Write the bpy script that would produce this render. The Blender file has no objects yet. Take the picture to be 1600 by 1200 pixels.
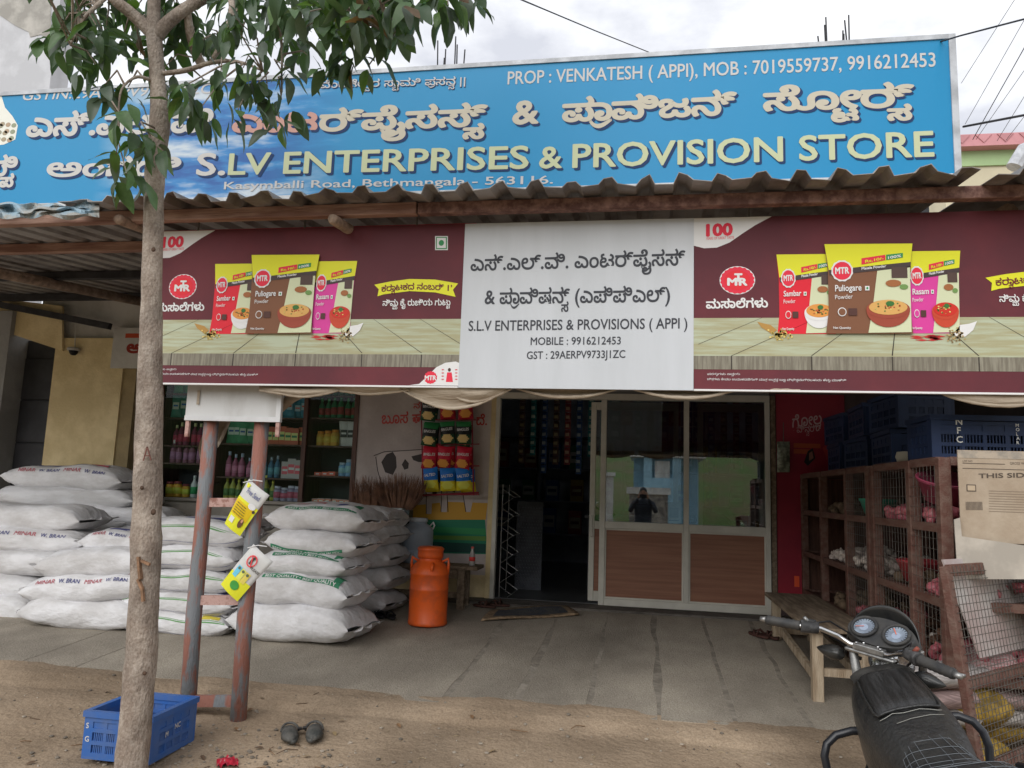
import bpy, math, random
from mathutils import Vector, Matrix
random.seed(11)
sc = bpy.context.scene
col = sc.collection
PI = math.pi
V = Vector
# ---------------------------------------------------------------- camera
CAM = V((0.0, -8.0, 1.45))
FPX = 1200.0                       # focal length in pixels of the 1600 x 1200 photograph
CR = Matrix.Rotation(math.radians(9.876), 3, 'Z') @ Matrix.Rotation(math.radians(97.817), 3, 'X') @ Matrix.Rotation(math.radians(2.0), 3, 'Z')
cd = bpy.data.cameras.new('camera'); cam = bpy.data.objects.new('camera', cd); col.objects.link(cam)
cd.sensor_width = 36.0; cd.lens = 36.0 * FPX / 1600.0; cd.clip_start = 0.02; cd.clip_end = 2000
cam.matrix_world = Matrix.Translation(CAM) @ CR.to_4x4()
sc.camera = cam
# ---------------------------------------------------------------- sky and sun
SUN_EL, SUN_AZ = math.radians(36), math.radians(198)
wd = bpy.data.worlds.new('World'); sc.world = wd; wd.use_nodes = True
nt = wd.node_tree; nt.nodes.clear()
out = nt.nodes.new('ShaderNodeOutputWorld'); bg = nt.nodes.new('ShaderNodeBackground'); bg.inputs[1].default_value = 0.1
sky = nt.nodes.new('ShaderNodeTexSky'); sky.sky_type = 'NISHITA'; sky.sun_disc = False
sky.sun_elevation = SUN_EL; sky.sun_rotation = SUN_AZ
tc = nt.nodes.new('ShaderNodeTexCoord'); mp = nt.nodes.new('ShaderNodeMapping'); mp.inputs['Scale'].default_value = (1.6, 1.6, 3.2)
nz = nt.nodes.new('ShaderNodeTexNoise'); nz.inputs['Scale'].default_value = 2.6; nz.inputs['Detail'].default_value = 7; nz.inputs['Roughness'].default_value = .55
rp = nt.nodes.new('ShaderNodeValToRGB'); rp.color_ramp.elements[0].position = .38; rp.color_ramp.elements[1].position = .60
rp.color_ramp.elements[0].color = (.60, .61, .655, 1); rp.color_ramp.elements[1].color = (1, 1, 1, 1)
scl = nt.nodes.new('ShaderNodeMix'); scl.data_type = 'RGBA'; scl.blend_type = 'MULTIPLY'; scl.inputs[0].default_value = 1; scl.clamp_result = False
scl.inputs[7].default_value = (10.2, 10.3, 10.5, 1)
mx = nt.nodes.new('ShaderNodeMix'); mx.data_type = 'RGBA'; mx.inputs[0].default_value = .93; mx.clamp_result = False
L = nt.links.new
L(tc.outputs['Generated'], mp.inputs[0]); L(mp.outputs[0], nz.inputs['Vector']); L(nz.outputs['Fac'], rp.inputs[0]); L(rp.outputs[0], scl.inputs[6])
L(sky.outputs[0], mx.inputs[6]); L(scl.outputs[2], mx.inputs[7]); L(mx.outputs[2], bg.inputs[0]); L(bg.outputs[0], out.inputs[0])
sd = bpy.data.lights.new('sun', 'SUN'); sd.energy = 1.5; sd.angle = math.radians(55); sd.color = (1, .97, .93)
sun = bpy.data.objects.new('sun', sd); col.objects.link(sun); sun.location = (0, -6, 12)
sdir = V((math.sin(SUN_AZ) * math.cos(SUN_EL), math.cos(SUN_AZ) * math.cos(SUN_EL), math.sin(SUN_EL)))
sun.rotation_euler = sdir.to_track_quat('Z', 'Y').to_euler()
sc.view_settings.view_transform = 'Standard'; sc.view_settings.look = 'None'; sc.view_settings.gamma = 1; sc.view_settings.exposure = 0.36
sc.render.engine = 'CYCLES'; sc.cycles.use_denoising = True; sc.cycles.max_bounces = 8; sc.cycles.transparent_max_bounces = 12
# ---------------------------------------------------------------- helpers
def ray(px, py): return CR @ V(((px - 800) / FPX, -(py - 600) / FPX, -1))
def at(px, py, Y):                 # the place on the wall plane y = Y that the photograph shows at a pixel
    d = ray(px, py); return CAM + d * ((Y - CAM.y) / d.y)
def atz(px, py, Z):
    d = ray(px, py); return CAM + d * ((Z - CAM.z) / d.z)
def lin(r, g, b):
    f = lambda c: (c / 255 / 12.92) if c <= 10 else ((c / 255 + .055) / 1.055) ** 2.4
    return (f(r), f(g), f(b))
MATS = {}
def M(name, c, rough=.6, metal=0., var=.12, scale=6., bump=0., bscale=None, spec=.3, stretch=(1, 1, 1), c2=None, lo=.42, hi=.62, trans=None, detail=6, rnd=True):
    """procedural material: colour c broken up by noise towards c2 (or a darker c), noise bump"""
    if name in MATS: return MATS[name]
    m = bpy.data.materials.new(name); MATS[name] = m; m.use_nodes = True
    t = m.node_tree; b = t.nodes['Principled BSDF']; k = t.links.new
    b.inputs['Roughness'].default_value = rough; b.inputs['Metallic'].default_value = metal; b.inputs['Specular IOR Level'].default_value = spec
    if c2 is None: c2 = tuple(max(0, x * (1 - var * 2.2)) for x in c)
    b.inputs['Base Color'].default_value = (*c, 1)
    if var or bump:
        tcn = t.nodes.new('ShaderNodeTexCoord'); mpn = t.nodes.new('ShaderNodeMapping'); mpn.inputs['Scale'].default_value = stretch
        k(tcn.outputs['Object'], mpn.inputs['Vector'])
        if rnd:
            oi = t.nodes.new('ShaderNodeObjectInfo'); vm = t.nodes.new('ShaderNodeVectorMath'); vm.operation = 'SCALE'; vm.inputs[0].default_value = (31, 17, 23)
            k(oi.outputs['Random'], vm.inputs['Scale']); k(vm.outputs[0], mpn.inputs['Location'])
        if var:
            n = t.nodes.new('ShaderNodeTexNoise'); n.inputs['Scale'].default_value = scale; n.inputs['Detail'].default_value = detail; n.inputs['Roughness'].default_value = .62
            r = t.nodes.new('ShaderNodeValToRGB'); r.color_ramp.elements[0].position = lo; r.color_ramp.elements[1].position = hi
            r.color_ramp.elements[0].color = (*c2, 1); r.color_ramp.elements[1].color = (*c, 1)
            k(mpn.outputs[0], n.inputs['Vector']); k(n.outputs['Fac'], r.inputs[0]); k(r.outputs[0], b.inputs['Base Color'])
        if bump:
            n2 = t.nodes.new('ShaderNodeTexNoise'); n2.inputs['Scale'].default_value = bscale or scale * 4; n2.inputs['Detail'].default_value = 5
            bp = t.nodes.new('ShaderNodeBump'); bp.inputs['Strength'].default_value = bump; bp.inputs['Distance'].default_value = .02
            k(mpn.outputs[0], n2.inputs['Vector']); k(n2.outputs['Fac'], bp.inputs['Height']); k(bp.outputs[0], b.inputs['Normal'])
    return m
def flat(name, c, rough=.55, spec=.25): return M(name, c, rough, 0, 0, spec=spec)
def ink(r, g, b, k=.62):           # print colour seen in the shade of the photo -> surface colour
    c = tuple(min(.82, x / k) for x in lin(r, g, b)); return M('ink_%d_%d_%d' % (r, g, b), c, .45, 0, 0, spec=.25)

class MB:
    def __init__(s): s.v = []; s.f = []; s.m = []; s.mats = []
    def mi(s, m):
        if m is None: return 0
        if m not in s.mats: s.mats.append(m)
        return s.mats.index(m)
    def add(s, vs, fs, m=None, X=None):
        o = len(s.v); i = s.mi(m)
        s.v += [tuple(X @ V(p)) for p in vs] if X is not None else [tuple(p) for p in vs]
        s.f += [tuple(a + o for a in f) for f in fs]; s.m += [i] * len(fs); return s
    def box(s, x0, x1, y0, y1, z0, z1, m=None, X=None):
        vs = [(x, y, z) for z in (z0, z1) for y in (y0, y1) for x in (x0, x1)]
        return s.add(vs, [(0, 2, 3, 1), (4, 5, 7, 6), (0, 1, 5, 4), (2, 6, 7, 3), (0, 4, 6, 2), (1, 3, 7, 5)], m, X)
    def beam(s, a, b, w, h, m=None, up=(0, 0, 1)):          # rectangular bar from a to b
        a, b = V(a), V(b); d = (b - a).normalized(); u = V(up); r = d.cross(u)
        if r.length < 1e-4: r = d.cross(V((0, 1, 0)))
        r.normalize(); u = r.cross(d); vs = []
        for p in (a, b):
            for sx, sz in ((-1, -1), (1, -1), (1, 1), (-1, 1)): vs.append(p + r * sx * w / 2 + u * sz * h / 2)
        return s.add(vs, [(3, 2, 1, 0), (4, 5, 6, 7), (0, 1, 5, 4), (1, 2, 6, 5), (2, 3, 7, 6), (3, 0, 4, 7)], m)
    def tube(s, pts, r, n=8, m=None, cap=True, closed=False):
        pts = [V(p) for p in pts]; k = len(pts); rs = r if isinstance(r, (list, tuple)) else [r] * k
        vs, fs = [], []; nrm = None
        for i, p in enumerate(pts):
            d = (pts[min(i + 1, k - 1)] - pts[max(i - 1, 0)]).normalized()
            if nrm is None: nrm = d.cross(V((0.13, 0.31, .94)) if abs(d.z) < .9 else V((1, 0, 0))).normalized()
            nrm = (nrm - d * nrm.dot(d)).normalized(); bn = d.cross(nrm)
            for j in range(n):
                a = 2 * PI * j / n; vs.append(p + (nrm * math.cos(a) + bn * math.sin(a)) * rs[i])
        for i in range(k - 1):
            for j in range(n): a = i * n + j; b = i * n + (j + 1) % n; fs.append((a, b, b + n, a + n))
        if cap: fs.append(tuple(range(n - 1, -1, -1))); fs.append(tuple(range((k - 1) * n, k * n)))
        return s.add(vs, fs, m)
    def lathe(s, prof, c=(0, 0, 0), n=16, m=None, X=None):
        vs, fs = [], []; k = len(prof)
        for r, z in prof:
            for j in range(n): a = 2 * PI * j / n; vs.append((c[0] + r * math.cos(a), c[1] + r * math.sin(a), c[2] + z))
        for i in range(k - 1):
            for j in range(n): a = i * n + j; b = i * n + (j + 1) % n; fs.append((a, b, b + n, a + n))
        fs.append(tuple(range(n - 1, -1, -1))); fs.append(tuple(range((k - 1) * n, k * n)))
        return s.add(vs, fs, m, X)
    def grid(s, fn, nu, nv, m=None, wrap_v=False):
        vs = [fn(i / nu, j / nv) for i in range(nu + 1) for j in range(nv + (0 if wrap_v else 1))]
        w = nv if wrap_v else nv + 1; fs = []
        for i in range(nu):
            for j in range(nv): a = i * w + j; b = i * w + (j + 1) % w; fs.append((a, b, b + w, a + w))
        return s.add(vs, fs, m)
    def mesh(s, name, mat=None, smooth=False):
        me = bpy.data.meshes.new(name); me.from_pydata(s.v, [], s.f)
        ms = s.mats if s.mats else [mat]
        for m in ms: me.materials.append(m)
        if s.mats: me.polygons.foreach_set('material_index', s.m)
        if smooth: me.polygons.foreach_set('use_smooth', [True] * len(s.f))
        me.update(); return me
    def build(s, name, mat=None, parent=None, smooth=False, bevel=0, local=False, solid=0):
        return link(name, s.mesh(name, mat, smooth), parent, bevel, local, solid)
WM = {}
def link(name, me, parent=None, bevel=0, local=False, solid=0):
    o = bpy.data.objects.new(name, me); col.objects.link(o)
    if parent:
        o.parent = parent
        if not local: o.matrix_parent_inverse = WM.get(parent.name, Matrix()).inverted()
    if bevel:
        b = o.modifiers.new('bevel', 'BEVEL'); b.width = bevel; b.segments = 2; b.limit_method = 'ANGLE'; b.angle_limit = math.radians(40)
    if solid:
        b = o.modifiers.new('solid', 'SOLIDIFY'); b.thickness = solid; b.offset = 0
    return o
def tag(o, label=None, cat=None, group=None, kind=None):
    if label: o['label'] = label
    if cat: o['category'] = cat
    if group: o['group'] = group
    if kind: o['kind'] = kind
    return o
def thing(name, label, cat, loc=(0, 0, 0), rz=0, group=None, rot=None):
    o = bpy.data.objects.new(name, None); col.objects.link(o); o.empty_display_size = .1
    R_ = rot if rot is not None else Matrix.Rotation(rz, 3, 'Z')
    o.matrix_world = Matrix.Translation(V(loc)) @ R_.to_4x4(); WM[o.name] = o.matrix_world.copy()
    return tag(o, label, cat, group)
def struct(name, mb, mat, **k): return tag(mb.build(name, mat, **k), kind='structure')
def copy_tree(o, loc, rz=0, label=None, group=None, rot=None, scale=None):
    r = o.copy(); col.objects.link(r)
    if label: r['label'] = label
    if group: r['group'] = group
    R_ = rot if rot is not None else Matrix.Rotation(rz, 3, 'Z')
    m = Matrix.Translation(V(loc)) @ R_.to_4x4()
    if scale: m = m @ Matrix.Diagonal((*scale, 1))
    r.matrix_world = m
    def kids(src, dst):
        for ch in KIDS.get(src, []):
            c = ch.copy(); col.objects.link(c); c.parent = dst; kids(ch, c)
    kids(o, r); return r
class KidMap(dict):
    def get(self, o, d): return [c for c in o.children] or d
KIDS = KidMap()
# text -> flat mesh, Kannada conjuncts written base{subscript}
TC = {}
def glyphs(body, bold=0.):
    key = (body, bold)
    if key in TC: return TC[key]
    cu = bpy.data.curves.new('t', 'FONT'); cu.body = body; cu.size = 1; cu.offset = bold; cu.resolution_u = 3; cu.fill_mode = 'FRONT'
    ob = bpy.data.objects.new('t', cu); me = bpy.data.meshes.new_from_object(ob)
    r = ([(v.co.x, v.co.y) for v in me.vertices], [tuple(p.vertices) for p in me.polygons])
    bpy.data.objects.remove(ob); bpy.data.curves.remove(cu); bpy.data.meshes.remove(me)
    TC[key] = r; return r
PW = {}
def pen(prefix):                   # pen position after a prefix
    if prefix not in PW: PW[prefix] = max(p[0] for p in glyphs(prefix + 'M')[0])
    return PW[prefix]
def run2d(run):
    for a, b in (('\u0cc8', '\u0cc6\u0cd6'), ('\u0ccb', '\u0cc6\u0cc2\u0cd5'), ('\u0cca', '\u0cc6\u0cc2'), ('\u0cc7', '\u0cc6\u0cd5'), ('\u0cc0', '\u0cbf\u0cd5')): run = run.replace(a, b)
    if not any(0xC80 <= ord(c) < 0xD00 for c in run): return glyphs(run)
    vs, fs = [], []
    for i, c in enumerate(run):    # letter by letter, so that strokes that overlap do not cut holes
        if c == ' ': continue
        g = glyphs(c); d = pen(run[:i]) - pen(''); o = len(vs); vs += [(p[0] + d, p[1], .025 * (i % 3)) for p in g[0]]; fs += [tuple(a + o for a in f) for f in g[1]]
    return vs, fs
def text2d(body, bold=0.):
    vs, fs, x = [], [], 0.
    def put(g, dx, dy, s):
        o = len(vs); vs.extend(((p[0] * s + dx, p[1] * s + dy, p[2] if len(p) > 2 else (.012 if s < 1 else 0)) for p in g[0])); fs.extend(tuple(a + o for a in f) for f in g[1])
    i = 0
    while i < len(body):
        j = body.find('{', i); run = body[i:j] if j >= 0 else body[i:]
        if run:
            lead = len(run) - len(run.lstrip()); g = run2d(run.strip()) if run.strip() else ([], [])
            x += .3 * lead; mn = min((p[0] for p in g[0]), default=0); put(g, x - mn, 0, 1)
            x += (max((p[0] for p in g[0]), default=0) - mn) + .04 + .3 * (len(run) - len(run.rstrip()) if run.strip() else 0)
        if j < 0: break
        k = body.index('}', j); sub = body[j + 1:k]
        if sub == '~':             # the swoosh under a letter (r after a consonant)
            n = 10; A = [(x - .55 + .5 * t / n, -.03 - .22 * math.sin(PI * (t / n) ** .8)) for t in range(n + 1)]; B = [(p[0], p[1] + .02 + .06 * math.sin(PI * t / n)) for t, p in enumerate(A)]
            o = len(vs); vs.extend((p[0], p[1], .037) for p in A + B); fs.extend((o + t, o + t + 1, o + n + 2 + t, o + n + 1 + t) for t in range(n))
        else:
            g = glyphs(sub); w = max(p[0] for p in g[0]); put(g, x - .62 * w - .1, -.43, .62)
        i = k + 1
    V3 = list(vs); F3 = list(fs)
    if bold:                       # thicker strokes: shifted copies a hair apart in depth
        for k, (dx, dy) in enumerate(((1, 0), (-1, 0), (0, 1), (0, -1), (.7, .7), (-.7, -.7), (.7, -.7), (-.7, .7))):
            o = len(V3); V3 += [(p[0] + dx * bold, p[1] + dy * bold, (k + 1) * .09 + p[2]) for p in vs]; F3 += [tuple(a + o for a in f) for f in fs]
    return V3, F3
class Print:
    """flat print on a plane: pieces given at photograph pixels are laid onto the plane in thin layers"""
    def __init__(s, O, u=(1, 0, 0), v=(0, 0, 1), shift=0, step=.0012, split=False):
        s.O, s.u, s.v = V(O), V(u).normalized(), V(v).normalized(); s.n = s.u.cross(s.v); s.mb = MB(); s.sh = shift; s.step = step; s.split = split; s.lines = []
    def uv(s, px, py):
        d = ray(px, py); t = (s.O - CAM).dot(s.n) / d.dot(s.n); p = CAM + d * t - s.O; return (p.dot(s.u), p.dot(s.v))
    def P(s, u, v, l): return s.O + s.u * (u + s.sh) + s.v * v + s.n * (s.step * l)
    def fill(s, uvs, m, l=1):
        s.mb.add([s.P(u, v, l) for u, v in uvs], [tuple(range(len(uvs)))], m)
        a = sum(uvs[i][0] * uvs[(i + 1) % len(uvs)][1] - uvs[(i + 1) % len(uvs)][0] * uvs[i][1] for i in range(len(uvs)))
        if a < 0: s.mb.f[-1] = tuple(reversed(s.mb.f[-1]))
    def poly(s, pts, m, l=1): s.fill([s.uv(*p) for p in pts], m, l)
    def rect(s, x0, y0, x1, y1, m, l=1):
        a, b = s.uv(x0, (y0 + y1) / 2), s.uv(x1, (y0 + y1) / 2); c, d = s.uv((x0 + x1) / 2, y1), s.uv((x0 + x1) / 2, y0)
        s.fill([(a[0], c[1]), (b[0], c[1]), (b[0], d[1]), (a[0], d[1])], m, l)
    def disc(s, cx, cy, rx, ry, m, l=1, n=28, a0=0, a1=2 * PI, teeth=0):
        c = s.uv(cx, cy); e = s.uv(cx + rx, cy); f = s.uv(cx, cy - ry); ru = abs(e[0] - c[0]); rv = abs(f[1] - c[1])
        P = []
        for i in range(n):
            a = a0 + (a1 - a0) * i / (n if a1 - a0 > 6.2 else n - 1); k = 1 + (.07 if teeth and i % 2 else 0); P.append((c[0] + k * ru * math.cos(a), c[1] + k * rv * math.sin(a)))
        s.fill(P, m, l)
    def text(s, body, a, b, cap, m, l=2, bold=.0, shadow=None, sh=(2, 2), slant=0, arc=0, is_sh=False):
        """baseline from pixel a to pixel b, capital height cap pixels"""
        if shadow: s.text(body, (a[0] + sh[0], a[1] + sh[1]), (b[0] + sh[0], b[1] + sh[1]), cap, shadow, l - 1, bold + .012, None, sh, slant, arc, True)
        ua, ub = s.uv(*a), s.uv(*b); mid = ((a[0] + b[0]) / 2, (a[1] + b[1]) / 2); h = s.uv(mid[0], mid[1] - cap); hm = s.uv(*mid)
        ch = abs(h[1] - hm[1]); vs, fs = text2d(body, bold)
        if not vs: return
        x0, x1 = min(p[0] for p in vs), max(p[0] for p in vs); sx = (ub[0] - ua[0]) / (x1 - x0); dv = (ub[1] - ua[1]) / (x1 - x0); sy = ch / .70
        o = [(ua[0] + (p[0] - x0) * sx + slant * p[1] * sy, ua[1] + (p[0] - x0) * dv + p[1] * sy + arc * ch * math.sin(PI * (p[0] - x0) / (x1 - x0))) for p in vs]
        if s.split:
            if not s.lines or s.lines[-1][1]: s.lines.append([MB(), None])
        tgt = s.lines[-1][0] if s.split and s.lines else s.mb
        tgt.add([s.P(u, v, l + p[2]) for (u, v), p in zip(o, vs)], fs, m)
        if s.split and not is_sh: s.lines[-1][1] = 1
    def build(s, name, parent):
        for mb, _ in s.lines: mb.build('lettering', None, parent)
        return s.mb.build(name, None, parent) if s.mb.v else None
# ---------------------------------------------------------------- materials of the setting
from mathutils import noise as mnoise
m_dirt = M('dirt', (.47, .365, .262), .95, 0, .2, 1.3, .6, 30, spec=.1, c2=(.33, .25, .175), lo=.36, hi=.64, rnd=False, detail=12)
m_slab = M('slab_stone', (.45, .405, .335), .9, 0, .2, 2.2, .5, 110, spec=.15, c2=(.33, .295, .245), lo=.38, hi=.66, stretch=(1, .6, 1), detail=12, rnd=False)
m_mortar = M('mortar', (.33, .295, .245), .95, 0, .3, 7, .6, c2=(.22, .195, .16), rnd=False)
m_yel = M('yellow_wall', (.80, .66, .40), .9, 0, .12, 3, .3, 40, spec=.1, c2=(.66, .53, .30))
m_whitewall = M('white_wall', (.62, .61, .59), .9, 0, .1, 1.5, .2, 30, spec=.1, c2=(.45, .44, .42))
m_greywall = M('grey_wall', (.33, .33, .33), .9, 0, .12, 2, .3, 30, spec=.1)
m_beige = M('beige_wall', (.42, .39, .34), .9, 0, .12, 2, .2, 30, spec=.1)
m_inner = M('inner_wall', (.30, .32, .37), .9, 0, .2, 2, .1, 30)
m_conc = M('concrete', (.36, .35, .33), .95, 0, .2, 3, .4, 40)
m_alu = M('cream_aluminium', (.66, .64, .57), .4, 0, .06, 4, 0, spec=.4)
m_lam = M('wood_laminate', (.31, .145, .09), .45, 0, .2, 3, 0, spec=.35, stretch=(.35, 1, 9), c2=(.24, .105, .065), lo=.4, hi=.6)
m_tin = M('corrugated_tin', (.38, .36, .345), .55, .3, .2, 2.5, .15, 30, c2=(.17, .15, .14), lo=.35, hi=.6)
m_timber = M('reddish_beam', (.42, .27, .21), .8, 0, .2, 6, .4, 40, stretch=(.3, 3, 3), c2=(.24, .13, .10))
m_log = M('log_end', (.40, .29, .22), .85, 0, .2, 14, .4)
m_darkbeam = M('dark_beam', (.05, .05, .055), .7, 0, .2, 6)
m_wood = M('worn_wood', (.30, .235, .17), .8, 0, .25, 7, .5, 50, stretch=(4, .4, 4), c2=(.17, .125, .085))
m_benchwood = M('pale_bench_wood', (.50, .41, .30), .8, 0, .2, 7, .5, 50, stretch=(3, 3, .4), c2=(.33, .25, .17))
m_rackwood = M('red_oxide_wood', (.17, .105, .082), .7, 0, .2, 8, .3, 40, stretch=(3, .5, 3), c2=(.13, .06, .045))
m_wire = M('grey_wire', (.20, .185, .165), .5, .6, .1, 30)
m_blk = flat('black_plastic', (.012, .012, .014), .4)
def two_scale(m, big, amount):      # large soft stains over a noise material
    t = m.node_tree; b = t.nodes['Principled BSDF']; k = t.links.new; src = b.inputs['Base Color'].links[0].from_socket
    tcn = t.nodes.new('ShaderNodeTexCoord'); n = t.nodes.new('ShaderNodeTexNoise'); n.inputs['Scale'].default_value = big; n.inputs['Detail'].default_value = 5
    n2 = t.nodes.new('ShaderNodeTexNoise'); n2.inputs['Scale'].default_value = 90; n2.inputs['Detail'].default_value = 3
    r = t.nodes.new('ShaderNodeValToRGB'); r.color_ramp.elements[0].position = .38; r.color_ramp.elements[1].position = .6; r.color_ramp.elements[0].color = (1 - amount,) * 3 + (1,); r.color_ramp.elements[1].color = (1, 1, 1, 1)
    r2 = t.nodes.new('ShaderNodeValToRGB'); r2.color_ramp.elements[0].position = .35; r2.color_ramp.elements[1].position = .6; r2.color_ramp.elements[0].color = (.82, .80, .78, 1); r2.color_ramp.elements[1].color = (1.05, 1.05, 1.05, 1)
    prev = src
    for q in (r, r2):
        mx = t.nodes.new('ShaderNodeMix'); mx.data_type = 'RGBA'; mx.blend_type = 'MULTIPLY'; mx.inputs[0].default_value = 1; k(prev, mx.inputs[6]); k(q.outputs[0], mx.inputs[7]); prev = mx.outputs[2]
    k(tcn.outputs['Object'], n.inputs['Vector']); k(tcn.outputs['Object'], n2.inputs['Vector']); k(n.outputs['Fac'], r.inputs[0]); k(n2.outputs['Fac'], r2.inputs[0]); k(prev, b.inputs['Base Color'])
two_scale(m_dirt, 1.1, .36); two_scale(m_slab, .7, .2)
def glassmat(name, ior=1.75, tint=(.9, .95, .95)):
    m = bpy.data.materials.new(name); m.use_nodes = True; t = m.node_tree; t.nodes.clear(); k = t.links.new
    o = t.nodes.new('ShaderNodeOutputMaterial'); mix = t.nodes.new('ShaderNodeMixShader'); fr = t.nodes.new('ShaderNodeFresnel'); fr.inputs[0].default_value = ior
    tr = t.nodes.new('ShaderNodeBsdfTransparent'); tr.inputs[0].default_value = (*tint, 1); gl = t.nodes.new('ShaderNodeBsdfGlossy'); gl.inputs['Roughness'].default_value = 0
    k(fr.outputs[0], mix.inputs[0]); k(tr.outputs[0], mix.inputs[1]); k(gl.outputs[0], mix.inputs[2]); k(mix.outputs[0], o.inputs[0]); return m
m_glass = glassmat('door_glass', 2.7, (.8, .86, .87)); m_caseglass = glassmat('case_glass', 1.25)
# ---------------------------------------------------------------- ground
def gz(x, y):
    z = -.16
    for a, b, za, zb in ((-2.75, -3.5, .118, .045), (-3.5, -5.2, .045, -.1), (-5.2, -8, -.1, -.16)):
        if y >= a and a == -2.75: return .0
        if b <= y < a: z = za + (zb - za) * (a - y) / (a - b)
    return z
def gzn(x, y):
    z = gz(x, y)
    if -3.32 <= y < -2.75: return .125 + (y + 3.12) * .068 + .003 + .016 * mnoise.noise(V((x * 1.7, y * 2.6, 0))) + .004 * mnoise.noise(V((x * 9, y * 9, 2))) - max(0, y + 3.06) * .12 - max(0, -3.2 - y) * .28
    if -12 < y < -3.32: z += .018 * mnoise.noise(V((x * 1.3, y * 1.3, 0))) + .007 * mnoise.noise(V((x * 6, y * 6, 3)))
    return z
xs = [-150, -60, -25, -12] + [-8 + .08 * i for i in range(163)] + [8, 14, 30, 70, 150]
ys = [-150, -60, -25, -13] + [-9 + .1 * i for i in range(36)] + [-5.4 + .06 * i for i in range(34)] + [-3.36 + .025 * i for i in range(24)] + [-2.74, 0, 10, 40, 150]
mb = MB(); mb.add([(x, y, gzn(x, y)) for x in xs for y in ys], [(i * len(ys) + j, (i + 1) * len(ys) + j, (i + 1) * len(ys) + j + 1, i * len(ys) + j + 1) for i in range(len(xs) - 1) for j in range(len(ys) - 1)])
struct('ground', mb, m_dirt, smooth=True)
def rock(s, seed):
    r = random.Random(seed); g = (1 + 5 ** .5) / 2
    vs = [V(p).normalized() for p in ((-1, g, 0), (1, g, 0), (-1, -g, 0), (1, -g, 0), (0, -1, g), (0, 1, g), (0, -1, -g), (0, 1, -g), (g, 0, -1), (g, 0, 1), (-g, 0, -1), (-g, 0, 1))]
    fs = [(0, 11, 5), (0, 5, 1), (0, 1, 7), (0, 7, 10), (0, 10, 11), (1, 5, 9), (5, 11, 4), (11, 10, 2), (10, 7, 6), (7, 1, 8), (3, 9, 4), (3, 4, 2), (3, 2, 6), (3, 6, 8), (3, 8, 9), (4, 9, 5), (2, 4, 11), (6, 2, 10), (8, 6, 7), (9, 8, 1)]
    return [p * s * r.uniform(.75, 1.2) for p in vs], fs
m_peb = M('pebble', (.42, .36, .29), .95, 0, .3, 5, 0); mb = MB(); R = random.Random(3)
for i in range(1500):
    x = R.uniform(-4, 2.6) if i % 3 else R.gauss(-2.1, .5); y = R.uniform(-5.3, -3.15) if i % 3 else R.gauss(-4.15, .25)
    s = R.choice((.003, .004, .005, .006, .006, .009, .014)); v, f = rock(s, i % 17); mb.add([(p.x + x, p.y + y, p.z * .6 + gzn(x, y) + s * .3) for p in v], f)
tag(mb.build('gravel', m_peb), 'small pale pebbles scattered on the bare dirt', 'gravel', kind='stuff')
m_straw = M('straw', (.45, .36, .22), .9, 0, .2, 20); mb = MB()
for i in range(240):
    x, y = R.uniform(-3.6, 1.6), R.uniform(-4.9, -3.2); a = R.uniform(0, PI); l = R.uniform(.012, .05); z = gzn(x, y) + .004
    mb.tube([(x, y, z), (x + l * .5 * math.cos(a), y + l * .5 * math.sin(a), z + .004), (x + l * math.cos(a + .3), y + l * math.sin(a + .3), z)], .0012, 3)
tag(mb.build('dry_litter', m_straw), 'bits of straw and dry stalks littering the dirt', 'litter', kind='stuff')
# ---------------------------------------------------------------- apron of stone slabs
def az(y): return .125 + (y + 3.12) * .068
mb = MB(); mb.add([(-9, -3.09, az(-3.09) - .0025), (5, -3.09, az(-3.09) - .0025), (5, -.3, az(-.3) - .0025), (-9, -.3, az(-.3) - .0025), (-9, -3.09, -.1), (5, -3.09, -.1)], [(0, 1, 2, 3), (4, 5, 1, 0)])
apron = struct('pavement', mb, m_mortar)
R = random.Random(9); bnd = [-8.69 + .44 * k for k in range(31)]; bj = [x + R.uniform(-.012, .012) for x in bnd]
gap = [R.uniform(.014, .022) if -1.3 < x < 1.1 else .006 if -4.6 < x < -3.7 else R.choice((.0008, .0012, .002)) for x in bnd]
edge_y = [[-3.10 - .05 * abs(mnoise.noise(V((x * 3, 7, 0)))) - R.uniform(0, .02) for x in (bj[k], bj[k] + .22, bj[k] + .44)] for k in range(30)]
for k in range(30):                # thin slabs laid side by side, running out from the shop front
    mb = MB(); n = 8; xa, xb = bj[k] + gap[k], bj[k + 1] - gap[k + 1]; top = []
    for q in range(n + 1):
        for j, xx in enumerate((xa + R.uniform(-1, 1) * gap[k] * .9, (xa + xb) / 2, xb + R.uniform(-1, 1) * gap[k + 1] * .9)):
            y = edge_y[k][j] if q == 0 else -3.12 + 2.8 * q / n; top.append((xx, y, az(y)))
    fs = [(q * 3 + j, q * 3 + j + 1, q * 3 + j + 4, q * 3 + j + 3) for q in range(n) for j in range(2)]
    o = len(top); bot = [(p[0], p[1], p[2] - .06) for p in top]
    fs += [(o + q * 3, q * 3, q * 3 + 3, o + q * 3 + 3) for q in range(n)] + [(q * 3 + 2, o + q * 3 + 2, o + q * 3 + 5, q * 3 + 5) for q in range(n)] + [(o, o + 1, 1, 0), (o + 1, o + 2, 2, 1)]
    mb.add(top + bot, fs); mb.build('stone_slab', m_slab, apron)
mb = MB().box(-5.7, 5, -.33, .02, .1, .335); struct('threshold', mb, M('threshold_stone', (.15, .135, .12), .9, 0, .2, 4, .5, 50), bevel=.012)
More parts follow.
